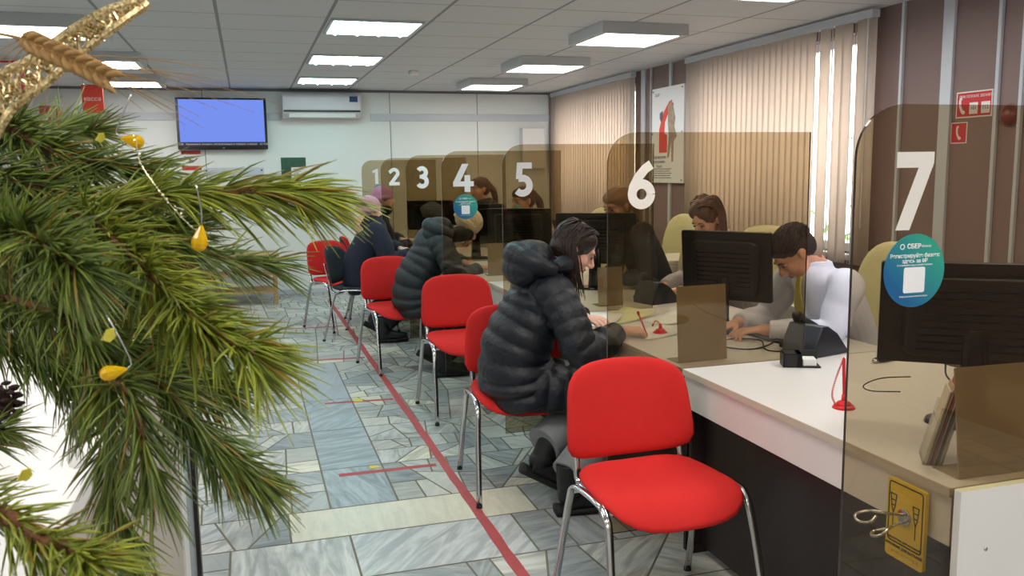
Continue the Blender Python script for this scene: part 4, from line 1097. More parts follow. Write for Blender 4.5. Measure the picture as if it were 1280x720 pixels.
# ================================================================ PEOPLE
def hmat(loc, face, pitch=0, roll=0):
    """head frame: local +X is where the face looks; face = heading in degrees, pitch>0 looks down"""
    return Matrix.Translation(loc) @ Matrix.Rotation(R(face), 4, 'Z') @ Matrix.Rotation(R(pitch), 4, 'Y') @ Matrix.Rotation(R(roll), 4, 'X')
def head(bm, H, s=1.0, fem=True):
    H = H @ Matrix.Scale(s, 4)
    e = lambda c, r, rot=(0, 0, 0): ell(bm, c, r, rot, mtx=H)
    e((-.012, 0, .032), (.096, .074, .086)); e((.028, 0, -.018), (.062, .060, .078)); e((.030, 0, -.066), (.050, .046 if fem else .052, .040), (0, .25, 0))
    e((.070, 0, -.094), (.018, .020, .015)); e((.074, 0, .036), (.018, .046, .014)); e((.05, .034, -.02), (.034, .024, .03)); e((.05, -.034, -.02), (.034, .024, .03))
    P = [H @ Vector(p) for p in ((.086, 0, .024), (.097, 0, .004), (.112, 0, -.018), (.098, 0, -.028))]
    sweep(bm, P, [.007 * s, .0095 * s, .0125 * s, .009 * s], n=10, sub=4)
    e((.098, .010, -.024), (.010, .007, .006)); e((.098, -.010, -.024), (.010, .007, .006))
    e((.088, 0, -.050), (.011, .021, .0055)); e((.086, 0, -.061), (.010, .018, .006)); e((.074, 0, -.055), (.016, .028, .016))
    for sy in (-1, 1):
        e((-.006, sy * .075, -.006), (.019, .008, .031), (sy * -.2, -.15, sy * .3)); e((-.004, sy * .079, -.022), (.008, .006, .009))
def face_parts(H, parent, s=1.0, brow='hairdark', down=True):
    H = H @ Matrix.Scale(s, 4)
    for sy in (-1, 1):
        bm = bmesh.new(); ell(bm, (.0775, sy * .030, .0115), (.0115, .0125, .0035), mtx=H); ey = obj('eye', bm, M['eyewhite'], parent, True)
        bm = bmesh.new(); ell(bm, (.0865, sy * .031, .0095), (.0045, .006, .0045), mtx=H); obj('iris', bm, M['ink'], ey, True)
        bm = bmesh.new(); sweep(bm, [H @ Vector(p) for p in ((.083, sy * .016, .0135), (.0905, sy * .030, .017), (.082, sy * .046, .0115))], .0018 * s, n=6, sub=5); obj('eyelashes', bm, M['ink'], ey, True)
        bm = bmesh.new(); sweep(bm, [H @ Vector(p) for p in ((.0905, sy * .014, .030), (.0925, sy * .028, .036), (.082, sy * .048, .031))], [(.0022 * s, .0035 * s), (.0022 * s, .004 * s), (.001, .002)], n=6, sub=4); obj('eyebrow', bm, M[brow], parent, True)
    bm = bmesh.new(); ell(bm, (.0915, 0, -.050), (.0095, .019, .0045), mtx=H); ell(bm, (.090, 0, -.0605), (.009, .0165, .005), mtx=H); obj('lips', bm, mat('lips', (180, 96, 92), .45, var=.1), parent, True)
def hand(bm, wrist, d, nrm, side, curl=.5, s=1.0, pinch=False):
    """palm continues from wrist along d; nrm = direction out of the palm; side = direction to the thumb"""
    wrist = Vector(wrist); d = Vector(d).normalized(); nrm = Vector(nrm); nrm = (nrm - d * nrm.dot(d)).normalized(); sd = Vector(side); sd = (sd - d * sd.dot(d) - nrm * sd.dot(nrm)).normalized()
    pts = [wrist, wrist + d * .04 * s, wrist + d * .085 * s]
    sweep(bm, pts, [(.024 * s, .019 * s), (.036 * s, .014 * s), (.040 * s, .011 * s)], n=14, sub=4, up=tuple(nrm))
    L = [.072, .080, .075, .058]
    for i in range(4):
        off = sd * (.030 - .020 * i) * s
        b = wrist + d * (.078 - .004 * abs(i - 1)) * s + off
        c = curl * (1 + .12 * i); l = L[i] * s
        if pinch and i < 2: c = curl * 1.25
        p = [b]; ang = c * .45
        for k_, f in enumerate((.42, .32, .26)):
            dd = d * math.cos(ang) + nrm * math.sin(ang); p.append(p[-1] + dd * l * f); ang += c * .85
        sweep(bm, p, [.0092 * s, .0086 * s, .0078 * s, .0062 * s], n=8, sub=3); ell(bm, p[-1], .0063 * s, seg=8, rings=6)
    b = wrist + d * .022 * s + sd * .022 * s
    q = [b, b + (sd * .75 + d * .7 + nrm * .3).normalized() * .038 * s]
    q.append(q[-1] + (sd * .1 + d * 1 + nrm * .55).normalized() * .03 * s); q.append(q[-1] + (sd * -.25 + d * 1 + nrm * .6).normalized() * .024 * s)
    sweep(bm, q, [.013 * s, .0115 * s, .0098 * s, .0075 * s], n=8, sub=3); ell(bm, q[-1], .0076 * s, seg=8, rings=6)

def strands(bm, H, roots, flow, n, r=.0035, seed=1, sub=4):
    rs_ = random.Random(seed)
    for i in range(n):
        f = rs_.random(); pts = flow(f, rs_)
        pts = [H @ Vector(p) for p in pts]
        sweep(bm, pts, [(r, r * .7)] * (len(pts) - 1) + [(r * .35, r * .3)], n=5, sub=sub)

def long_hair(name, H, m_, parent, drop=None, seed=1, face_side=True, length=.26, front=True):
    """cap plus many hanging strands; drop = world direction the hair falls"""
    bm = bmesh.new()
    ell(bm, (-.022, 0, .040), (.102, .086, .088), mtx=H); ell(bm, (-.05, 0, .0), (.066, .080, .085), mtx=H)
    ell(bm, (.018, .04, .07), (.055, .038, .046), mtx=H); ell(bm, (.018, -.04, .07), (.055, .038, .046), mtx=H)
    cap = remesh(name, bm, m_, parent, .006, 3)
    g = Vector((0, 0, -1)) if drop is None else Vector(drop)
    Hi = H.inverted().to_3x3(); gl = (Hi @ g).normalized()
    bm = bmesh.new(); rs_ = random.Random(seed)
    for i in range(230):
        th = R(rs_.uniform(84, 276)); sgn = 1 if math.sin(th) > 0 else -1
        part = Vector((rs_.uniform(-.06, .06), .004 * sgn, .127 - rs_.uniform(0, .008)))
        side = Vector((-.022 + .104 * math.cos(th) * .95, .089 * math.sin(th), .03 + rs_.uniform(-.02, .02)))
        mid = (part + side) / 2 + Vector((-.0, .032 * sgn, .034))
        l = length * rs_.uniform(.75, 1.0); tip = side + gl * l * .45 + Vector((0, .006 * sgn, 0)); tip2 = side + gl * l + Vector((rs_.gauss(0, .01), rs_.gauss(0, .01) - .01 * sgn, rs_.gauss(0, .008)))
        r = rs_.uniform(.0025, .005); tip2 = tip2 + Vector((rs_.gauss(0, .012), 0, 0))
        sweep(bm, [H @ p for p in (part, mid, side, tip, tip2)], [(r, r * .6), (r * 1.2, r * .7), (r * 1.3, r * .7), (r, r * .6), (r * .3, r * .2)], n=5, sub=4)
    obj('hair_strands', bm, m_, cap, True)
    return cap

def puffy(bm, pts, rad, plen=.06, puff=.13, n=28, up=(0, 0, 1)): sweep(bm, pts, rad, n=n, sub=14, up=up, puff=puff, plen=plen)

# ---- the writing woman
def writing_customer(label, o, coat_m, trouser_m, hc, face, pitch, voxel=.005, hood=True, hairy=True, hat=None, skin='skin2', detail=True, sh=0, boots=True, collar=None, quilt=True):
    """seated sideways on a chair, leaning on the desk; o = pelvis xy"""
    ox, oy = o
    V3 = lambda x, y, z: Vector((ox + x, oy + y, z))
    pel = V3(0, 0, .53)
    H = hmat(hc, face, pitch)
    neck0 = Vector(hc) + H.to_3x3() @ Vector((-.03, 0, -.07))
    chest = V3(.10 + sh * .5, -.03, .86); nb = neck0 + Vector((-.05, 0, -.07))
    shR = V3(.10 + sh, -.20, .985); elR = V3(.19 + sh, -.33, .735); wrR = V3(.42 + sh * .8, -.27, .79)
    shL = V3(.14 + sh, .16, .985); elL = V3(.27 + sh, .26, .80); wrL = V3(.36 + sh * .8, .04, .80)
    kR, aR = V3(.40, -.20, .475), V3(.11, -.37, .12); kL, aL = V3(.37, .03, .47), V3(.07, -.14, .20)
    bm = bmesh.new()
    head(bm, H); sweep(bm, [neck0 + Vector((0, 0, .02)), neck0, nb, chest], [.05, .05, .065, .11], n=14)
    sweep(bm, [chest + Vector((0, 0, .08)), (pel + chest) / 2 + Vector((-.03, 0, 0)), pel], [(.15, .10), (.13, .10), (.16, .12)], n=16, up=(1, 0, 0))
    for s_, e_, w_ in ((shR, elR, wrR), (shL, elL, wrL)): sweep(bm, [chest + Vector((0, 0, .06)), s_, e_, w_], [.06, .05, .042, .026], n=12)
    dR = (Vector((1, -.05, -.06))); hand(bm, wrR, dR, (0.1, .25, -1), (0, 1, .3), .85, 1.0, True)
    hand(bm, wrL, (.35, -1, .0), (0.2, .1, -1), (.9, .3, 0), .45)
    for h_, k_, a_ in ((V3(0, -.1, .52), kR, aR), (V3(0, .1, .52), kL, aL)): sweep(bm, [pel, h_, k_, a_], [.09, .085, .058, .038], n=12)
    body = remesh('person', bm, M[skin], None, voxel, 2); tag(body, label, 'person')
    if detail: face_parts(H, body)
    # trousers
    bm = bmesh.new()
    for h_, k_, a_, o_ in ((V3(0, -.1, .52), kR, aR, .004), (V3(0, .1, .52), kL, aL, 0)):
        mid = (k_ + a_) / 2
        sweep(bm, [h_, (h_ + k_) / 2 + Vector((0, 0, .01)), k_ + Vector((.02, 0, 0)), mid + Vector((.02, 0, 0)), a_ + Vector((0, 0, .05))], [.10, .098, .092, .094, .092], n=18, sub=8)
    ell(bm, pel, (.15, .19, .12)); remesh('trousers', bm, M[trouser_m], body, voxel * 1.3, 3)
    if boots:
        for a_, dd, pz in ((aR, Vector((1, -.1, 0)), 0), (aL, Vector((.9, -.15, -.55)), 0)):
            d = dd.normalized(); dn = Vector((0, 0, -1)) if abs(dd.z) < .1 else Vector((-.5, 0, -.86)).normalized()
            hl = a_ + dn * .065 - d * .03; toe = hl + d * .235
            bm = bmesh.new(); sweep(bm, [a_ - dn * .11, a_ - dn * .03, a_ + dn * .02 + d * .01], [.06, .057, .062], n=16)
            sweep(bm, [hl, hl + d * .07 - dn * .012, hl + d * .16, toe], [(.048, .052), (.05, .05), (.053, .04), (.038, .03)], n=16, up=tuple(-dn)); ell(bm, a_ + dn * .03, .056)
            bt = remesh('boot', bm, M['boot'], body, voxel, 2)
            bm = bmesh.new(); sweep(bm, [hl + dn * .034 - d * .035, hl + dn * .036 + d * .06, hl + dn * .032 + d * .15, toe + dn * .024 + d * .01], [(.050, .026), (.048, .020), (.056, .020), (.040, .018)], n=16, up=tuple(-dn)); obj('sole', bm, M['sole'], bt, True)
    # coat
    pf = .12 if quilt else 0
    bm = bmesh.new()
    puffy(bm, [pel + Vector((.02, 0, -.09)), pel + Vector((-.01, 0, .02)), (pel + chest) / 2 + Vector((-.07, 0, .0)), chest + Vector((-.045, 0, .0)), chest + Vector((.0, 0, .14)), nb + Vector((.01, 0, .05))],
          [(.24, .17), (.235, .19), (.205, .165), (.205, .15), (.165, .12), (.08, .075)], .075, pf, 36, (1, 0, 0))
    puffy(bm, [chest + Vector((0, -.1, .08)), shR + Vector((-.0, .02, -.01)), (shR + elR) / 2 + Vector((.0, -.015, 0)), elR + Vector((0, -.01, -.015)), (elR + wrR) / 2 + Vector((0, 0, -.015)), wrR + Vector((-.03, 0, 0))], [.08, .098, .088, .082, .076, .052], .062, pf)
    puffy(bm, [chest + Vector((0, .1, .08)), shL + Vector((-.0, -.02, -.01)), (shL + elL) / 2, elL + Vector((0, .01, -.01)), (elL + wrL) / 2, wrL + Vector((-.0, .03, 0))], [.08, .095, .085, .078, .072, .052], .062, pf)
    for h_, k_ in ((V3(.02, -.11, .525), kR), (V3(.02, .1, .52), kL)):
        puffy(bm, [h_, (h_ + k_) / 2 + Vector((0, 0, -.0)), k_ + Vector((-.03, 0, .0))], [(.13, .12), (.122, .115), (.108, .10)], .075, pf)
    ell(bm, pel + Vector((.08, -.03, -.03)), (.17, .2, .11))
    coat = remesh('puffer_coat' if quilt else 'coat', bm, M[coat_m], body, voxel * 1.15, 1)
    if hood:
        Hh = Matrix.Translation(nb + Vector((-.075, 0, .055))); hb = bmesh.new()
        puffy(hb, [(.06, -.12, -.03), (-.05, -.10, .02), (-.085, 0, .045), (-.05, .10, .02), (.06, .12, -.03)], [.04, .05, .062, .05, .04], .06, .06, 20); ell(hb, (-.04, 0, .03), (.105, .125, .075), (0, -.4, 0))
        ell(hb, (-.05, 0, -.02), (.10, .13, .085)); ell(hb, (.0, 0, .03), (.085, .12, .075), (0, -.5, 0)); ell(hb, (.03, 0, -.01), (.085, .11, .05), (0, -.3, 0))
        bmesh.ops.transform(hb, matrix=Hh, verts=hb.verts); remesh('hood', hb, M[coat_m], coat, voxel * 1.15, 1)
        cb_ = bmesh.new(); sweep(cb_, [nb + Vector((-.02, -.09, .04)), nb + Vector((.04, -.085, .055)), nb + Vector((.085, -.05, .045)), nb + Vector((.10, 0, .03)), nb + Vector((.085, .05, .045)), nb + Vector((.04, .085, .055)), nb + Vector((-.02, .09, .04))], [.034, .042, .040, .036, .040, .042, .034], n=12); remesh('collar', cb_, M[coat_m], coat, voxel * 1.15, 1)
    if hairy: long_hair('hair', H, M['hairdark'], body, (.12, 0, -1), 5)
    if hat:
        hb = bmesh.new(); ell(hb, (-.015, 0, .050), (.112, .096, .092), mtx=H); ell(hb, (-.03, 0, .02), (.104, .092, .075), mtx=H); hh = remesh('knitted_hat', hb, M[hat], body, voxel, 2)
        hb = bmesh.new(); sweep(hb, [H @ Vector((-.018 + .106 * math.cos(t_ * math.pi / 12), .091 * math.sin(t_ * math.pi / 12), .034 - .022 * (1 - math.cos(t_ * math.pi / 12)) / 2 * 1.6)) for t_ in range(25)], [(.010, .026)] * 25, n=10, sub=2, up=tuple(H.to_3x3() @ Vector((0, 0, 1)))); obj('hat_brim', hb, M[hat], hh, True)
    if collar:
        cb_ = bmesh.new(); c_ = neck0 + Vector((-.005, 0, -.035))
        sweep(cb_, [c_ + Vector((.085 * math.cos(a), .095 * math.sin(a), -.01 + .0 * a)) for a in [2 * math.pi * i / 12 for i in range(13)]], .05, n=12, sub=2); remesh('fur_scarf', cb_, M[collar], body, voxel, 1)
    return body, H
writing_customer('dark-haired woman in blue-black puffer coat bent over the desk, writing with red pen', (1.19, 3.79), 'coat', 'trouser', (1.43, 3.69, 1.15), -16, 34, .0045)
writing_customer('customer in dark puffer coat and cream knitted hat bent low over the desk', (1.22, 6.50), 'greencoat', 'blacktrouser', (1.60, 6.40, 1.10), -6, 52, .007, hairy=False, hat='knitcream', sh=.05, collar='fur')
writing_customer('customer in navy coat and dusty pink hat on the grey chair', (1.0, 7.95), 'navycoat', 'blacktrouser', (1.07, 7.93, 1.165), 12, 8, .009, hood=False, hairy=False, hat='knitpale', quilt=False, detail=False)
writing_customer('farthest customer in mauve knitted hat and black fur scarf, face in profile', (1.20, 9.05), 'navycoat', 'blacktrouser', (1.36, 9.0, 1.235), -12, 4, .009, hood=False, hairy=False, hat='knitpink', quilt=False, collar='fur')

# ---- clerks facing the customers (-X)
def clerk(label, px, py, hc, face, pitch, cloth, voxel=.007, hair='short', hairm='hairshort', lean=.2, mask=False, tie=False, arms=True, skin='skin', wristz=.80, reach=.42, broad=1.0, detail=True, sleeve_gap=0.0):
    P3 = lambda x, y, z: Vector((px + x, py + y, z))
    H = hmat(hc, face, pitch); pel = P3(0, 0, .52); hc = Vector(hc)
    neck0 = hc + H.to_3x3() @ Vector((-.03, 0, -.075)); nb = neck0 + (pel - neck0).normalized() * .06
    chest = nb + (pel - nb).normalized() * .17
    sR = nb + Vector((.02, .19 * broad, -.055)); sL = nb + Vector((.02, -.19 * broad, -.055))
    wR = P3(-reach, .09, wristz); wL = P3(-reach + .02, -.09, wristz)
    eR = (sR + wR) / 2 + Vector((.07, .10, -.10)); eL = (sL + wL) / 2 + Vector((.07, -.09, -.10))
    for e_ in (eR, eL): e_.z = max(e_.z, .80)
    bm = bmesh.new(); head(bm, H, fem=(hair != 'short')); sweep(bm, [neck0 + Vector((0, 0, .01)), neck0, nb, chest], [.05, .052, .062, .10], n=14)
    sweep(bm, [chest, (chest + pel) / 2, pel], [(.14, .09), (.13, .09), (.15, .11)], n=16, up=(1, 0, 0))
    for s_, e_, w_ in ((sR, eR, wR), (sL, eL, wL)): sweep(bm, [chest + Vector((0, 0, .08)), s_, e_, w_], [.055, .05, .040, .026], n=12)
    hand(bm, wR, (-1, -.25, -.1), (.1, 0, -1), (.1, -1, 0), .5); hand(bm, wL, (-1, .35, -.08), (.1, 0, -1), (.1, 1, 0), .6)
    for sy in (-1, 1): sweep(bm, [pel, pel + Vector((0, sy * .1, 0)), pel + Vector((-.40, sy * .11, .0)), Vector((px - .42, py + sy * .11, .12))], [.09, .08, .06, .04], n=10)
    body = remesh('person', bm, M[skin], None, voxel, 2); tag(body, label, 'person')
    if detail: face_parts(H, body, brow=hairm)
    bm = bmesh.new()
    sweep(bm, [pel + Vector((0, 0, -.04)), (pel + chest) / 2 + Vector((.02, 0, 0)), chest + Vector((.015, 0, 0)), nb + Vector((.01, 0, -.04)), nb + Vector((0, 0, .035))], [(.18 * broad, .14), (.17 * broad, .125), (.19 * broad, .125), (.14 * broad, .10), (.072, .07)], n=24, sub=8, up=(1, 0, 0))
    for s_, e_, w_ in ((sR, eR, wR), (sL, eL, wL)):
        sweep(bm, [chest + Vector((0, 0, .06)), s_, (s_ + e_) / 2, e_, (e_ + w_) / 2, w_ + (e_ - w_) * .12], [.07, .078, .07, .062, .055, .042], n=18, sub=8)
    top = remesh({'shirt': 'shirt', 'lace': 'lace_blouse'}.get(cloth, 'sweater'), bm, M[cloth], body, voxel, 2)
    bm = bmesh.new()
    for sy in (-1, 1): sweep(bm, [pel, pel + Vector((0, sy * .09, 0)), pel + Vector((-.40, sy * .11, .01)), Vector((px - .42, py + sy * .11, .10))], [.11, .10, .08, .07], n=14)
    remesh('trousers', bm, M['blacktrouser'], body, voxel * 1.3, 2)
    bm = bmesh.new()
    for sy in (-1, 1): sweep(bm, [(px - .40, py + sy * .11, .05), (px - .50, py + sy * .11, .04), (px - .60, py + sy * .11, .035)], [(.045, .045), (.045, .035), (.03, .025)], n=12)
    obj('shoes', bm, M['boot'], body, True)
    if tie:
        bm = bmesh.new(); f = H.to_3x3() @ Vector((1, 0, 0)); a = nb + Vector((-.07, -.0, -.01)); 
        sweep(bm, [a, a + Vector((-.03, -.01, -.05)), a + Vector((-.03, -.02, -.15)), a + Vector((.0, -.02, -.26))], [(.018, .012), (.022, .006), (.036, .005), (.04, .004)], n=10, up=(1, 0, .2)); obj('necktie', bm, M['tie'], body, True)
        bm = bmesh.new(); sweep(bm, [nb + Vector((.06 * math.cos(t_) * 1.05 - .005, .062 * math.sin(t_), .022)) for t_ in [R(20 + 320 * i / 12) + math.pi for i in range(13)]], [(.008, .022)] * 13, n=8, sub=2); obj('collar', bm, M[cloth], top, True)
    if mask:
        bm = bmesh.new(); ell(bm, (.066, 0, -.05), (.056, .060, .05), mtx=H); remesh('face_mask', bm, M['mask'], body, voxel, 2)
    if hair == 'short':
        bm = bmesh.new(); ell(bm, (-.022, 0, .048), (.102, .082, .082), mtx=H); ell(bm, (-.050, 0, .01), (.062, .074, .075), mtx=H); ell(bm, (.038, 0, .088), (.050, .058, .034), (0, .15, 0), mtx=H)
        cap = remesh('hair', bm, M[hairm], body, .006, 1); rs_ = random.Random(2); bm = bmesh.new()
        for i in range(420):
            th = rs_.uniform(0, 6.283); ph = math.acos(rs_.uniform(-.1, 1)); dx = Vector((math.sin(ph) * math.cos(th), math.sin(ph) * math.sin(th), math.cos(ph)))
            p = Vector((-.018 + dx.x * .103, dx.y * .082, .046 + dx.z * .083)); 
            if p.x > .045 and p.z < .075: continue
            if abs(p.y) > .06 and p.z < .02 and p.x > -.03: continue
            d_ = (Vector((.9, .3, -.2)) - dx * dx.dot(Vector((.9, .3, -.2)))).normalized()
            sweep(bm, [H @ (p - d_ * .012 + dx * .0), H @ (p + dx * .0045), H @ (p + d_ * .018 + dx * .002)], [(.0035, .0022), (.004, .0025), (.001, .0008)], n=4, sub=2)
        obj('hair_strands', bm, M[hairm], cap, True)
    elif hair == 'long': long_hair('hair', H, M[hairm], body, (.15, 0, -1), 9, length=.3)
    elif hair == 'tied':
        bm = bmesh.new(); ell(bm, (-.022, 0, .044), (.102, .084, .084), mtx=H); ell(bm, (-.05, 0, .0), (.06, .076, .075), mtx=H); ell(bm, (.02, 0, .07), (.07, .07, .048), mtx=H); ell(bm, (-.115, 0, .03), (.035, .04, .04), mtx=H)
        b0 = H @ Vector((-.12, 0, .02)); sweep(bm, [b0, b0 + Vector((.05, 0, -.06)), b0 + Vector((.07, .01, -.17)), b0 + Vector((.05, .02, -.28))], [.035, .034, .03, .012], n=12)
        remesh('hair', bm, M[hairm], body, .007, 1)
    return body
clerk('clerk in pale shirt and olive tie, short dark hair, bent over his desk', 2.76, 3.36, (2.38, 3.35, 1.125), 166, 50, 'shirt', .0055, tie=True, wristz=.80, reach=.62)
clerk('clerk with brown hair in grey lace blouse, looking down, left of the shirt-wearing clerk', 2.92, 4.62, (2.60, 4.52, 1.215), 196, 34, 'lace', .007, hair='long', hairm='hairbrown', wristz=.80, reach=.52, skin='skin')
clerk('clerk with tied-back light brown hair in dark knit, behind the writing woman\'s monitor', 2.66, 5.15, (2.29, 5.12, 1.275), 200, 20, 'clerkdark', .008, hair='tied', hairm='hairblond', wristz=.80, reach=.4)
clerk('clerk in turquoise face mask seen below the number 5', 2.60, 7.0, (2.22, 6.9, 1.26), 200, 12, 'lace', .010, hair='tied', hairm='hairbrown', mask=True, reach=.4)
clerk('farthest clerk with reddish brown hair seen beside the number 4', 2.62, 8.55, (2.27, 8.5, 1.33), 200, 5, 'clerkdark', .010, hair='tied', hairm='hairbrown', reach=.4)

# ================================================================ RECEPTION COUNTER AT THE LEFT
t = empty('reception_counter', (-.9, 2.3, 0)); tag(t, 'white reception counter at the lower left behind the pine branches', 'counter')
x1 = .66
bm = bmesh.new(); box(bm, -.8, x1 + .005, -1.45, .9, 1.07, 1.10); obj('worktop', bm, M['white'], t, bevel=.002)
bm = bmesh.new(); box(bm, -.78, x1, -1.43, .32, .0, 1.07); obj('body', bm, M['beigepanel'], t)
bm = bmesh.new(); box(bm, -.78, x1 + .008, .32, .46, 0, 1.07); obj('white_post', bm, M['white'], t, bevel=.002)
bm = bmesh.new(); box(bm, -.78, x1 - .002, .46, .84, 0, 1.07); obj('grey_panel', bm, M['bluegrey'], t)
bm = bmesh.new(); box(bm, -.79, x1 + .012, .84, .9, 0, 1.07); obj('dark_end_panel', bm, M['wenge'], t, bevel=.002)

# ================================================================ PINE TREE (foreground)
BR = {
'A': [(-0.513, 1.263, 1.505), (-0.297, 1.035, 1.48), (-0.155, 0.887, 1.485), (-0.095, 0.871, 1.498), (-0.024, 0.849, 1.503), (0.023, 0.835, 1.503), (0.060, 0.823, 1.499)],
'B': [(-0.155, 0.887, 1.485), (-0.129, 0.846, 1.477), (-0.107, 0.805, 1.461), (-0.075, 0.749, 1.435), (-0.04, 0.692, 1.406), (-0.013, 0.661, 1.392), (-0.001, 0.646, 1.387)],
'C1': [(-0.111, 0.728, 1.355), (-0.098, 0.704, 1.36), (-0.088, 0.687, 1.339), (-0.082, 0.671, 1.314), (-0.079, 0.667, 1.294)],
'C2': [(-0.114, 0.751, 1.358), (-0.088, 0.742, 1.357), (-0.072, 0.736, 1.348), (-0.047, 0.723, 1.312), (-0.02, 0.711, 1.285), (-0.006, 0.706, 1.275)],
'D': [(-0.116, 0.751, 1.358), (-0.118, 0.767, 1.32), (-0.122, 0.77, 1.256), (-0.114, 0.761, 1.209), (-0.109, 0.753, 1.168)],
'E': [(-0.523, 1.254, 1.418), (-0.299, 0.973, 1.412), (-0.19, 0.834, 1.41), (-0.136, 0.763, 1.4), (-0.12, 0.754, 1.37), (-0.111, 0.728, 1.355)],
'F': [(-0.505, 1.282, 1.651), (-0.324, 1.114, 1.601), (-0.244, 1.033, 1.575), (-0.219, 1.002, 1.563), (-0.169, 0.962, 1.538), (-0.128, 0.948, 1.531), (-0.099, 0.939, 1.524)],
'G': [(-0.505, 1.165, 1.21), (-0.248, 0.729, 1.293), (-0.165, 0.61, 1.303), (-0.143, 0.582, 1.297), (-0.117, 0.553, 1.297), (-0.099, 0.526, 1.296)],
'H': [(-0.155, 0.887, 1.485), (-0.126, 1.083, 1.445), (-0.042, 1.159, 1.414), (-0.001, 1.166, 1.405), (0.022, 1.159, 1.403)],
'I': [(-0.324, 1.114, 1.601), (-0.233, 0.969, 1.525), (-0.186, 0.941, 1.505), (-0.146, 0.906, 1.488), (-0.104, 0.869, 1.471), (-0.069, 0.858, 1.465)],
'J': [(-0.299, 0.973, 1.412), (-0.219, 0.82, 1.468), (-0.171, 0.743, 1.478), (-0.139, 0.69, 1.469), (-0.117, 0.66, 1.456)],
'K': [(-0.299, 0.973, 1.412), (-0.27, 1.06, 1.346), (-0.228, 1.045, 1.327), (-0.2, 1.032, 1.301), (-0.189, 1.025, 1.274)],
'L': [(-0.328, 1.005, 1.206), (-0.261, 0.888, 1.27), (-0.239, 0.884, 1.284), (-0.228, 0.881, 1.288)],
'M': [(-0.19, 0.834, 1.41), (-0.175, 0.883, 1.417), (-0.143, 0.894, 1.414), (-0.107, 0.88, 1.394), (-0.076, 0.867, 1.367)],
'N': [(-0.136, 0.763, 1.4), (-0.108, 0.773, 1.383), (-0.079, 0.783, 1.362), (-0.054, 0.783, 1.345), (-0.035, 0.776, 1.338)],
'O': [(-0.297, 1.035, 1.48), (-0.257, 1.068, 1.424), (-0.222, 1.086, 1.403), (-0.193, 1.093, 1.372)],
'R': [(-0.525, 1.262, 1.45), (-0.62, 1.36, 1.50), (-0.72, 1.47, 1.52), (-0.80, 1.56, 1.50)],
'T': [(-0.52, 1.27, 1.55), (-0.50, 1.42, 1.60), (-0.47, 1.55, 1.60), (-0.45, 1.66, 1.57)],
'U': [(-0.525, 1.262, 1.52), (-0.66, 1.20, 1.57), (-0.78, 1.15, 1.58), (-0.88, 1.10, 1.55)],
'V': [(-0.51, 1.28, 1.68), (-0.50, 1.30, 1.85), (-0.495, 1.30, 1.98), (-0.49, 1.30, 2.08)],
'X': [(-0.53, 1.26, 1.36), (-0.64, 1.13, 1.38), (-0.72, 1.02, 1.38), (-0.79, .93, 1.35)],
'Q': [(-0.219, 1.002, 1.563), (-0.207, 1.073, 1.569), (-0.186, 1.121, 1.575), (-0.164, 1.113, 1.57)],
}
M['needle'] = attr_mat('pine_needles', .42)
def needles(name, pts, n, start, L, seed, parent, droop=.0, spread=42, tone=(118, 132, 34), dark=(62, 84, 34), thick=.00105):
    rs_ = np.random.RandomState(seed)
    path, ts = catmull(pts, 12); path = np.array([tuple(p) for p in path]); ts = np.array(ts)
    cum = np.concatenate([[0], np.cumsum(np.linalg.norm(np.diff(path, axis=0), axis=1))])
    s0 = np.interp(start, ts, cum); tot = cum[-1]
    V_, F_, Cc = [], [], []
    ld, dk = np.array(lin(tone)[:3]), np.array(lin(dark)[:3])
    for i in range(n):
        s_ = s0 + (tot - s0) * rs_.rand() ** .85
        idx = min(len(cum) - 2, np.searchsorted(cum, s_) - 1); idx = max(idx, 0)
        p = path[idx] + (path[idx + 1] - path[idx]) * ((s_ - cum[idx]) / max(1e-6, cum[idx + 1] - cum[idx]))
        d = path[idx + 1] - path[idx]; d /= np.linalg.norm(d) + 1e-9
        r = rs_.randn(3); r -= d * r.dot(d); r /= np.linalg.norm(r) + 1e-9
        tipf = (s_ - s0) / (tot - s0 + 1e-6)
        ang = math.radians(max(6, rs_.normal(spread - 14 * tipf, 11)))
        v = d * math.cos(ang) + r * math.sin(ang)
        for pair in range(2):
            vv = v + rs_.randn(3) * .07; vv /= np.linalg.norm(vv)
            l = L * rs_.uniform(.7, 1.08); bend = rs_.randn(3) * .10 + np.array([0, 0, -droop]) + d * .12
            q = [p, p + vv * l * .35 + bend * l * .06, p + vv * l * .7 + bend * l * .22, p + vv * l + bend * l * .45]
            side = np.cross(vv, rs_.randn(3)); side /= np.linalg.norm(side) + 1e-9; up_ = np.cross(side, vv)
            b0 = len(V_); w_ = [thick * .8, thick, thick * .9, thick * .2]
            for k_ in range(4):
                for a_ in (0, 2.094, 4.189): V_.append(q[k_] + (side * math.cos(a_) + up_ * math.sin(a_)) * w_[k_])
            for k_ in range(3):
                for a_ in range(3):
                    F_.append((b0 + k_ * 3 + a_, b0 + k_ * 3 + (a_ + 1) % 3, b0 + (k_ + 1) * 3 + (a_ + 1) % 3, b0 + (k_ + 1) * 3 + a_))
            f = np.clip(rs_.normal(.45, .3), 0, 1.15); c = dk * (1 - f) + ld * f
            if rs_.rand() < .06: c = np.array(lin((150, 120, 50))[:3])
            Cc.append(c)
    me = bpy.data.meshes.new(name); me.from_pydata([tuple(v) for v in V_], [], F_); me.update()
    o = link(name, me, M['needle'], parent, True)
    at_ = me.attributes.new('col', 'FLOAT_COLOR', 'FACE')
    arr = np.repeat(np.array([np.append(c, 1) for c in Cc]), 9, axis=0).astype(np.float32)
    at_.data.foreach_set('color', arr.ravel())
    return o
tree = empty('pine_tree', (-.53, 1.27, 1.1)); tag(tree, 'pine tree with long green needles standing on the white reception counter, filling the left foreground', 'tree')
TI = Matrix.Translation((.53, -1.27, -1.1))
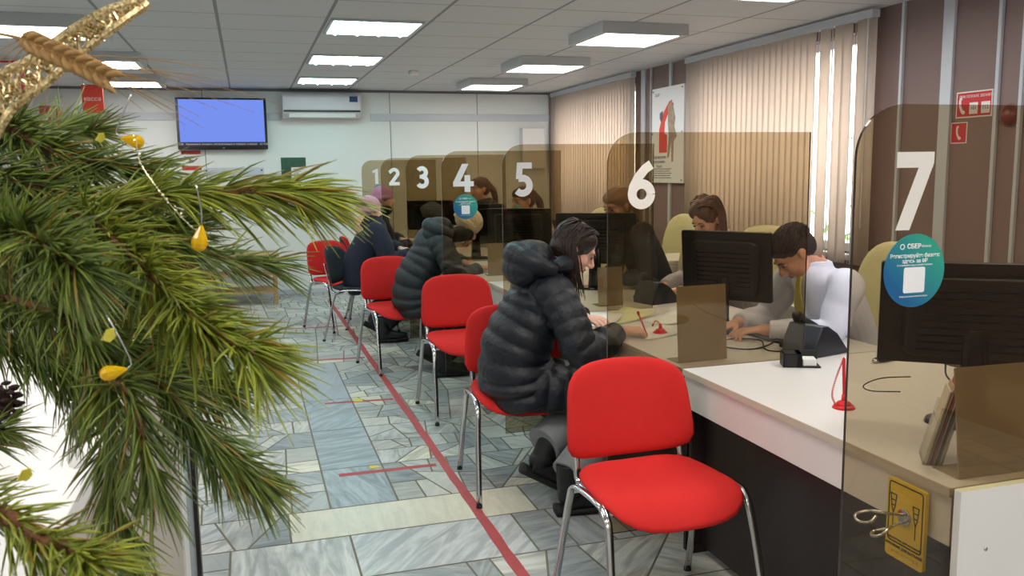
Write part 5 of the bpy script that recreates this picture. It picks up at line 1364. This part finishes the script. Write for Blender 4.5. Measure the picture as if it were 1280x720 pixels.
def tpart(o): o.matrix_parent_inverse = TI; return o
bm = bmesh.new(); sweep(bm, [(-.53, 1.27, 1.13), (-.535, 1.26, 1.3), (-.53, 1.26, 1.45), (-.50, 1.295, 1.74), (-.49, 1.3, 2.05)], [.028, .027, .025, .018, .008], n=14); tpart(obj('trunk', bm, M['bark'], tree, True))
bm = bmesh.new(); cyl(bm, (-.53, 1.27, 1.145), .07, .085, n=32, r2=.085); tpart(obj('pot', bm, M['redplastic'], tree, True, bevel=.004))
cfg = {  # n, start, length, droop, spread, thick
 'A': (560, .5, .066, .55, 38, .0012), 'B': (360, .1, .064, .25, 46, .0011), 'C1': (110, .3, .050, .3, 40, .0009), 'C2': (200, .3, .052, .35, 42, .0010), 'D': (170, .2, .052, .35, 36, .0010),
 'E': (560, .4, .060, .3, 50, .0011), 'F': (480, .4, .062, .15, 42, .0011), 'G': (480, .5, .050, .2, 40, .0009), 'H': (110, 1.2, .070, .4, 42, .0013), 'I': (420, .8, .065, .2, 46, .0011),
 'J': (360, .8, .060, .2, 48, .0010), 'K': (300, .6, .060, .5, 46, .0011), 'L': (60, 1.0, .045, .5, 50, .0009), 'M': (320, .3, .062, .3, 46, .0011), 'N': (260, .2, .056, .4, 44, .0010), 'O': (380, .6, .075, .4, 50, .0012), 'R': (220, .4, .075, .3, 46, .0012), 'T': (220, .4, .075, .3, 46, .0012), 'U': (220, .4, .075, .3, 46, .0012), 'V': (260, .1, .075, .1, 46, .0012), 'X': (220, .4, .075, .3, 46, .0012),
 'Q': (130, .5, .06, .1, 44, .0011)}
for i, (k_, pts) in enumerate(BR.items()):
    bm = bmesh.new(); n_ = len(pts); r0 = .0075 if k_ in 'AEFG' else .0042
    sweep(bm, pts, [r0 + (.0022 - r0) * j / (n_ - 1) for j in range(n_)], n=9, sub=8, puff=.25, plen=.006)
    br = tpart(obj('branch', bm, M['bark'], tree, True))
    n, st, L, dr, sp, th = cfg[k_]
    warm = k_ in 'ABG'
    needles('needles', pts, n, st, L, 100 + i, br, dr, sp, (176, 182, 62) if warm else (138, 154, 62), (104, 122, 44) if warm else (72, 94, 44), th)

# ornaments
def drop(label, loc, s, m_, rot=0):
    t = empty('ornament', loc); tag(t, label, 'ornament')
    bm = bmesh.new(); prof = [(.0, 1.1), (.12, .9), (.3, .55), (.46, .15), (.5, -.15), (.42, -.45), (.22, -.62), (.0, -.66)]
    rings = []
    for r_, z in prof:
        rings.append([bm.verts.new((r_ * s * math.cos(2 * math.pi * j / 10), r_ * s * math.sin(2 * math.pi * j / 10), z * s)) for j in range(10)] if r_ > 0 else [bm.verts.new((0, 0, z * s))])
    for a, b in zip(rings, rings[1:]):
        for j in range(10):
            if len(a) == 1: bm.faces.new((a[0], b[j], b[(j + 1) % 10]))
            elif len(b) == 1: bm.faces.new((a[j], b[0], a[(j + 1) % 10]))
            else: bm.faces.new((a[j], b[j], b[(j + 1) % 10], a[(j + 1) % 10]))
    d = obj('bead', bm, m_, t, False); d.rotation_euler = (0, R(rot), 0)
    bm = bmesh.new(); a = R(rot); sweep(bm, [(math.sin(a) * s * 1.0, 0, math.cos(a) * s * 1.0), (math.sin(a) * s * 1.2, 0, math.cos(a) * s * 1.5 + .006), (0, 0, s + .03)], .0007, n=5); obj('hook', bm, M['chrome'], t, True)
    return t
drop('amber teardrop ornament near the top needles, left of the television', (-0.096, 0.868, 1.551), .0125, M['amber'], -75)
drop('amber teardrop ornament among the needles of the middle branch', (-0.036, 0.690, 1.470), .012, M['amber'], 10)
drop('amber teardrop ornament low on the tree above the hanging twigs', (-0.097, 0.640, 1.384), .011, M['amber'], 80)
drop('clear glass drop hanging below the needles in front of the white counter', (-0.135, 0.70, 1.308), .0135, M['clear'], 0)
def bit(label, loc, s):
    bm = bmesh.new(); prism(bm, [(-.5 * s, -.6 * s), (.3 * s, -.7 * s), (.6 * s, 0), (.2 * s, .7 * s), (-.4 * s, .4 * s)], -.0006, .0006, lambda a, b, d: (a, d, b)); o = obj('sequin', bm, mat('pale_gold_foil', (240, 226, 90), .3, .3, var=.1)); o.location = loc; o.rotation_euler = (.4, .3, .5); tag(o, label, 'sequin')
bit('pale gold sequin left of the middle amber drop, deep in the needles', (-0.096, 0.64, 1.411), .008)
bit('pale gold sequin over the lower left branch', (-0.142, 0.585, 1.335), .007)
bit('pale gold sequin beside the upper amber drop', (-0.129, 0.90, 1.556), .007)
bm = bmesh.new(); rs = random.Random(5)
gpath = [(-.088, .80, 1.553), (-.083, .78, 1.53), (-.07, .76, 1.51), (-.055, .73, 1.492), (-.04, .70, 1.478)]
sweep(bm, gpath, .0003, n=5)
for p in catmull(gpath, 6)[0]: ell(bm, p + Vector((rs.gauss(0, .001), 0, 0)), rs.uniform(.0004, .0011), seg=6, rings=4)
o = obj('bead_garland', bm, mat('gold_beads', (222, 216, 176), .25, .4, var=.2), None, False); tag(o, 'thin string of tiny gold beads leading down to the middle amber drop', 'garland')
# gold glitter ribbon: open mesh with two thick borders
t = empty('ribbon', (-.134, .839, 1.636)); tag(t, 'gold glitter mesh ribbon crossing the top left corner', 'ribbon')
rp = [Vector(p) - Vector((-.134, .839, 1.636)) for p in [(-0.230, 0.808, 1.50), (-0.216, 0.808, 1.541), (-0.188, 0.806, 1.586), (-0.16, 0.822, 1.61), (-0.134, 0.839, 1.636), (-0.106, 0.855, 1.659), (-0.078, 0.872, 1.677)]]
path, ts = catmull(rp, 14); wv = Vector((.45, -.2, -.87)).normalized()
wid = [.022, .021, .017, .014, .0125, .010, .003]
bmA, bmB = bmesh.new(), bmesh.new(); rr_ = random.Random(4)
Lp, Rp = [], []
for i, p in enumerate(path):
    k_ = min(len(wid) - 2, int(ts[i])); f = ts[i] - k_; w_ = wid[k_] * (1 - f) + wid[k_ + 1] * f
    Lp.append(p + wv * w_ * .9); Rp.append(p - wv * w_ * .7)
sweep(bmA, Lp, [(.0026, .004)] * len(Lp), n=6, sub=1); sweep(bmA, Rp, [(.0028, .0045)] * len(Rp), n=6, sub=1)
obj('border', bmA, M['glitter'], t)
for i in range(0, len(path) - 3):
    for q in range(3):
        a = Lp[i].lerp(Rp[i], rr_.random()); b = Lp[min(len(path) - 1, i + rr_.choice((1, 2, 3)))].lerp(Rp[min(len(path) - 1, i + 2)], rr_.random())
        sweep(bmB, [a, (a + b) / 2 + Vector((rr_.gauss(0, .0012), rr_.gauss(0, .002), rr_.gauss(0, .0012))), b], [(.0013, .0016)] * 3, n=4, sub=2)
obj('netting', bmB, M['glitter'], t)
# wheat ear
W0 = Vector((-.15, .715, 1.619)); t = empty('wheat_ear', W0); tag(t, 'dried wheat ear with long awns laid across the gold ribbon', 'wheat')
wp = [Vector(p) - W0 for p in [(-0.26, 0.74, 1.628), (-0.208, 0.734, 1.63), (-0.175, 0.723, 1.6245), (-0.15, 0.715, 1.619), (-0.132, 0.708, 1.611), (-0.11, 0.7, 1.600), (-0.090, 0.692, 1.589)]]
bm = bmesh.new(); sweep(bm, wp, [.0012, .0012, .0013, .0015, .0015, .0012, .0008], n=7); obj('stalk', bm, M['straw'], t, True)
path, ts = catmull(wp, 6); seg_ = [p for p, q in zip(path, ts) if q >= 2.9]
for i in range(0, len(seg_) - 1):
    p = seg_[i]; d = (seg_[i + 1] - p).normalized(); sidev = d.cross(Vector((0, 1, 0))).normalized()
    for sgn in ((-1, 1) if True else ()):
        bm = bmesh.new(); o_ = sidev * sgn * .0034 + Vector((0, -.002 * (i % 2), 0)); dd = (d + sidev * sgn * .32).normalized()
        sweep(bm, [p, p + o_ * .7 + dd * .003, p + o_ * 1.1 + dd * .008, p + o_ * .95 + dd * .0135], [(.001, .001), (.0028, .0026), (.0026, .0025), (.0006, .0006)], n=9, sub=4); kn = obj('kernel', bm, M['straw'], t, True)
ends = [(-0.055, 0.763, 1.572), (-0.034, 0.777, 1.568), (-0.008, 0.803, 1.585), (0.031, 0.845, 1.585), (-0.006, 0.774, 1.605), (-0.074, 0.748, 1.57), (-0.033, 0.807, 1.56), (-.02, .79, 1.575), (.01, .82, 1.575), (.0, .80, 1.598), (-.045, .76, 1.56), (-.06, .74, 1.585)]
for i, e_ in enumerate(ends):
    p = seg_[4 + i % (len(seg_) - 5)]; e = Vector(e_) - W0; m_ = (p + e) / 2 + Vector((0, 0, .003)); bm = bmesh.new(); sweep(bm, [p, m_, e], [.00055, .0004, .00018], n=4, sub=4); obj('awn', bm, M['straw'], t, True)
for i in range(8):
    p = seg_[i]; e = p + Vector((-.035 + .004 * i, -.01, -.024 - .003 * i)); bm = bmesh.new(); sweep(bm, [p, (p + e) / 2, e], [.0005, .0004, .00018], n=4, sub=3); obj('awn', bm, M['straw'], t, True)
# pine cone
t = empty('pine_cone', (-.246, .94, 1.297)); tag(t, 'dark pine cone at the left edge above the white counter', 'pine cone')
bm = bmesh.new(); ell(bm, (0, 0, 0), (.012, .012, .018)); obj('core', bm, M['cone'], t, True)
bm = bmesh.new()
for i in range(46):
    a = i * 2.4; z = -.018 + .036 * i / 45; r_ = .018 * math.cos((z) / .03 * 1.2); c = Vector((math.cos(a) * r_, math.sin(a) * r_, z))
    ell(bm, c, (.0055, .0045, .0022), (0, 0, a), 8, 6)
obj('scales', bm, M['cone'], t, True)
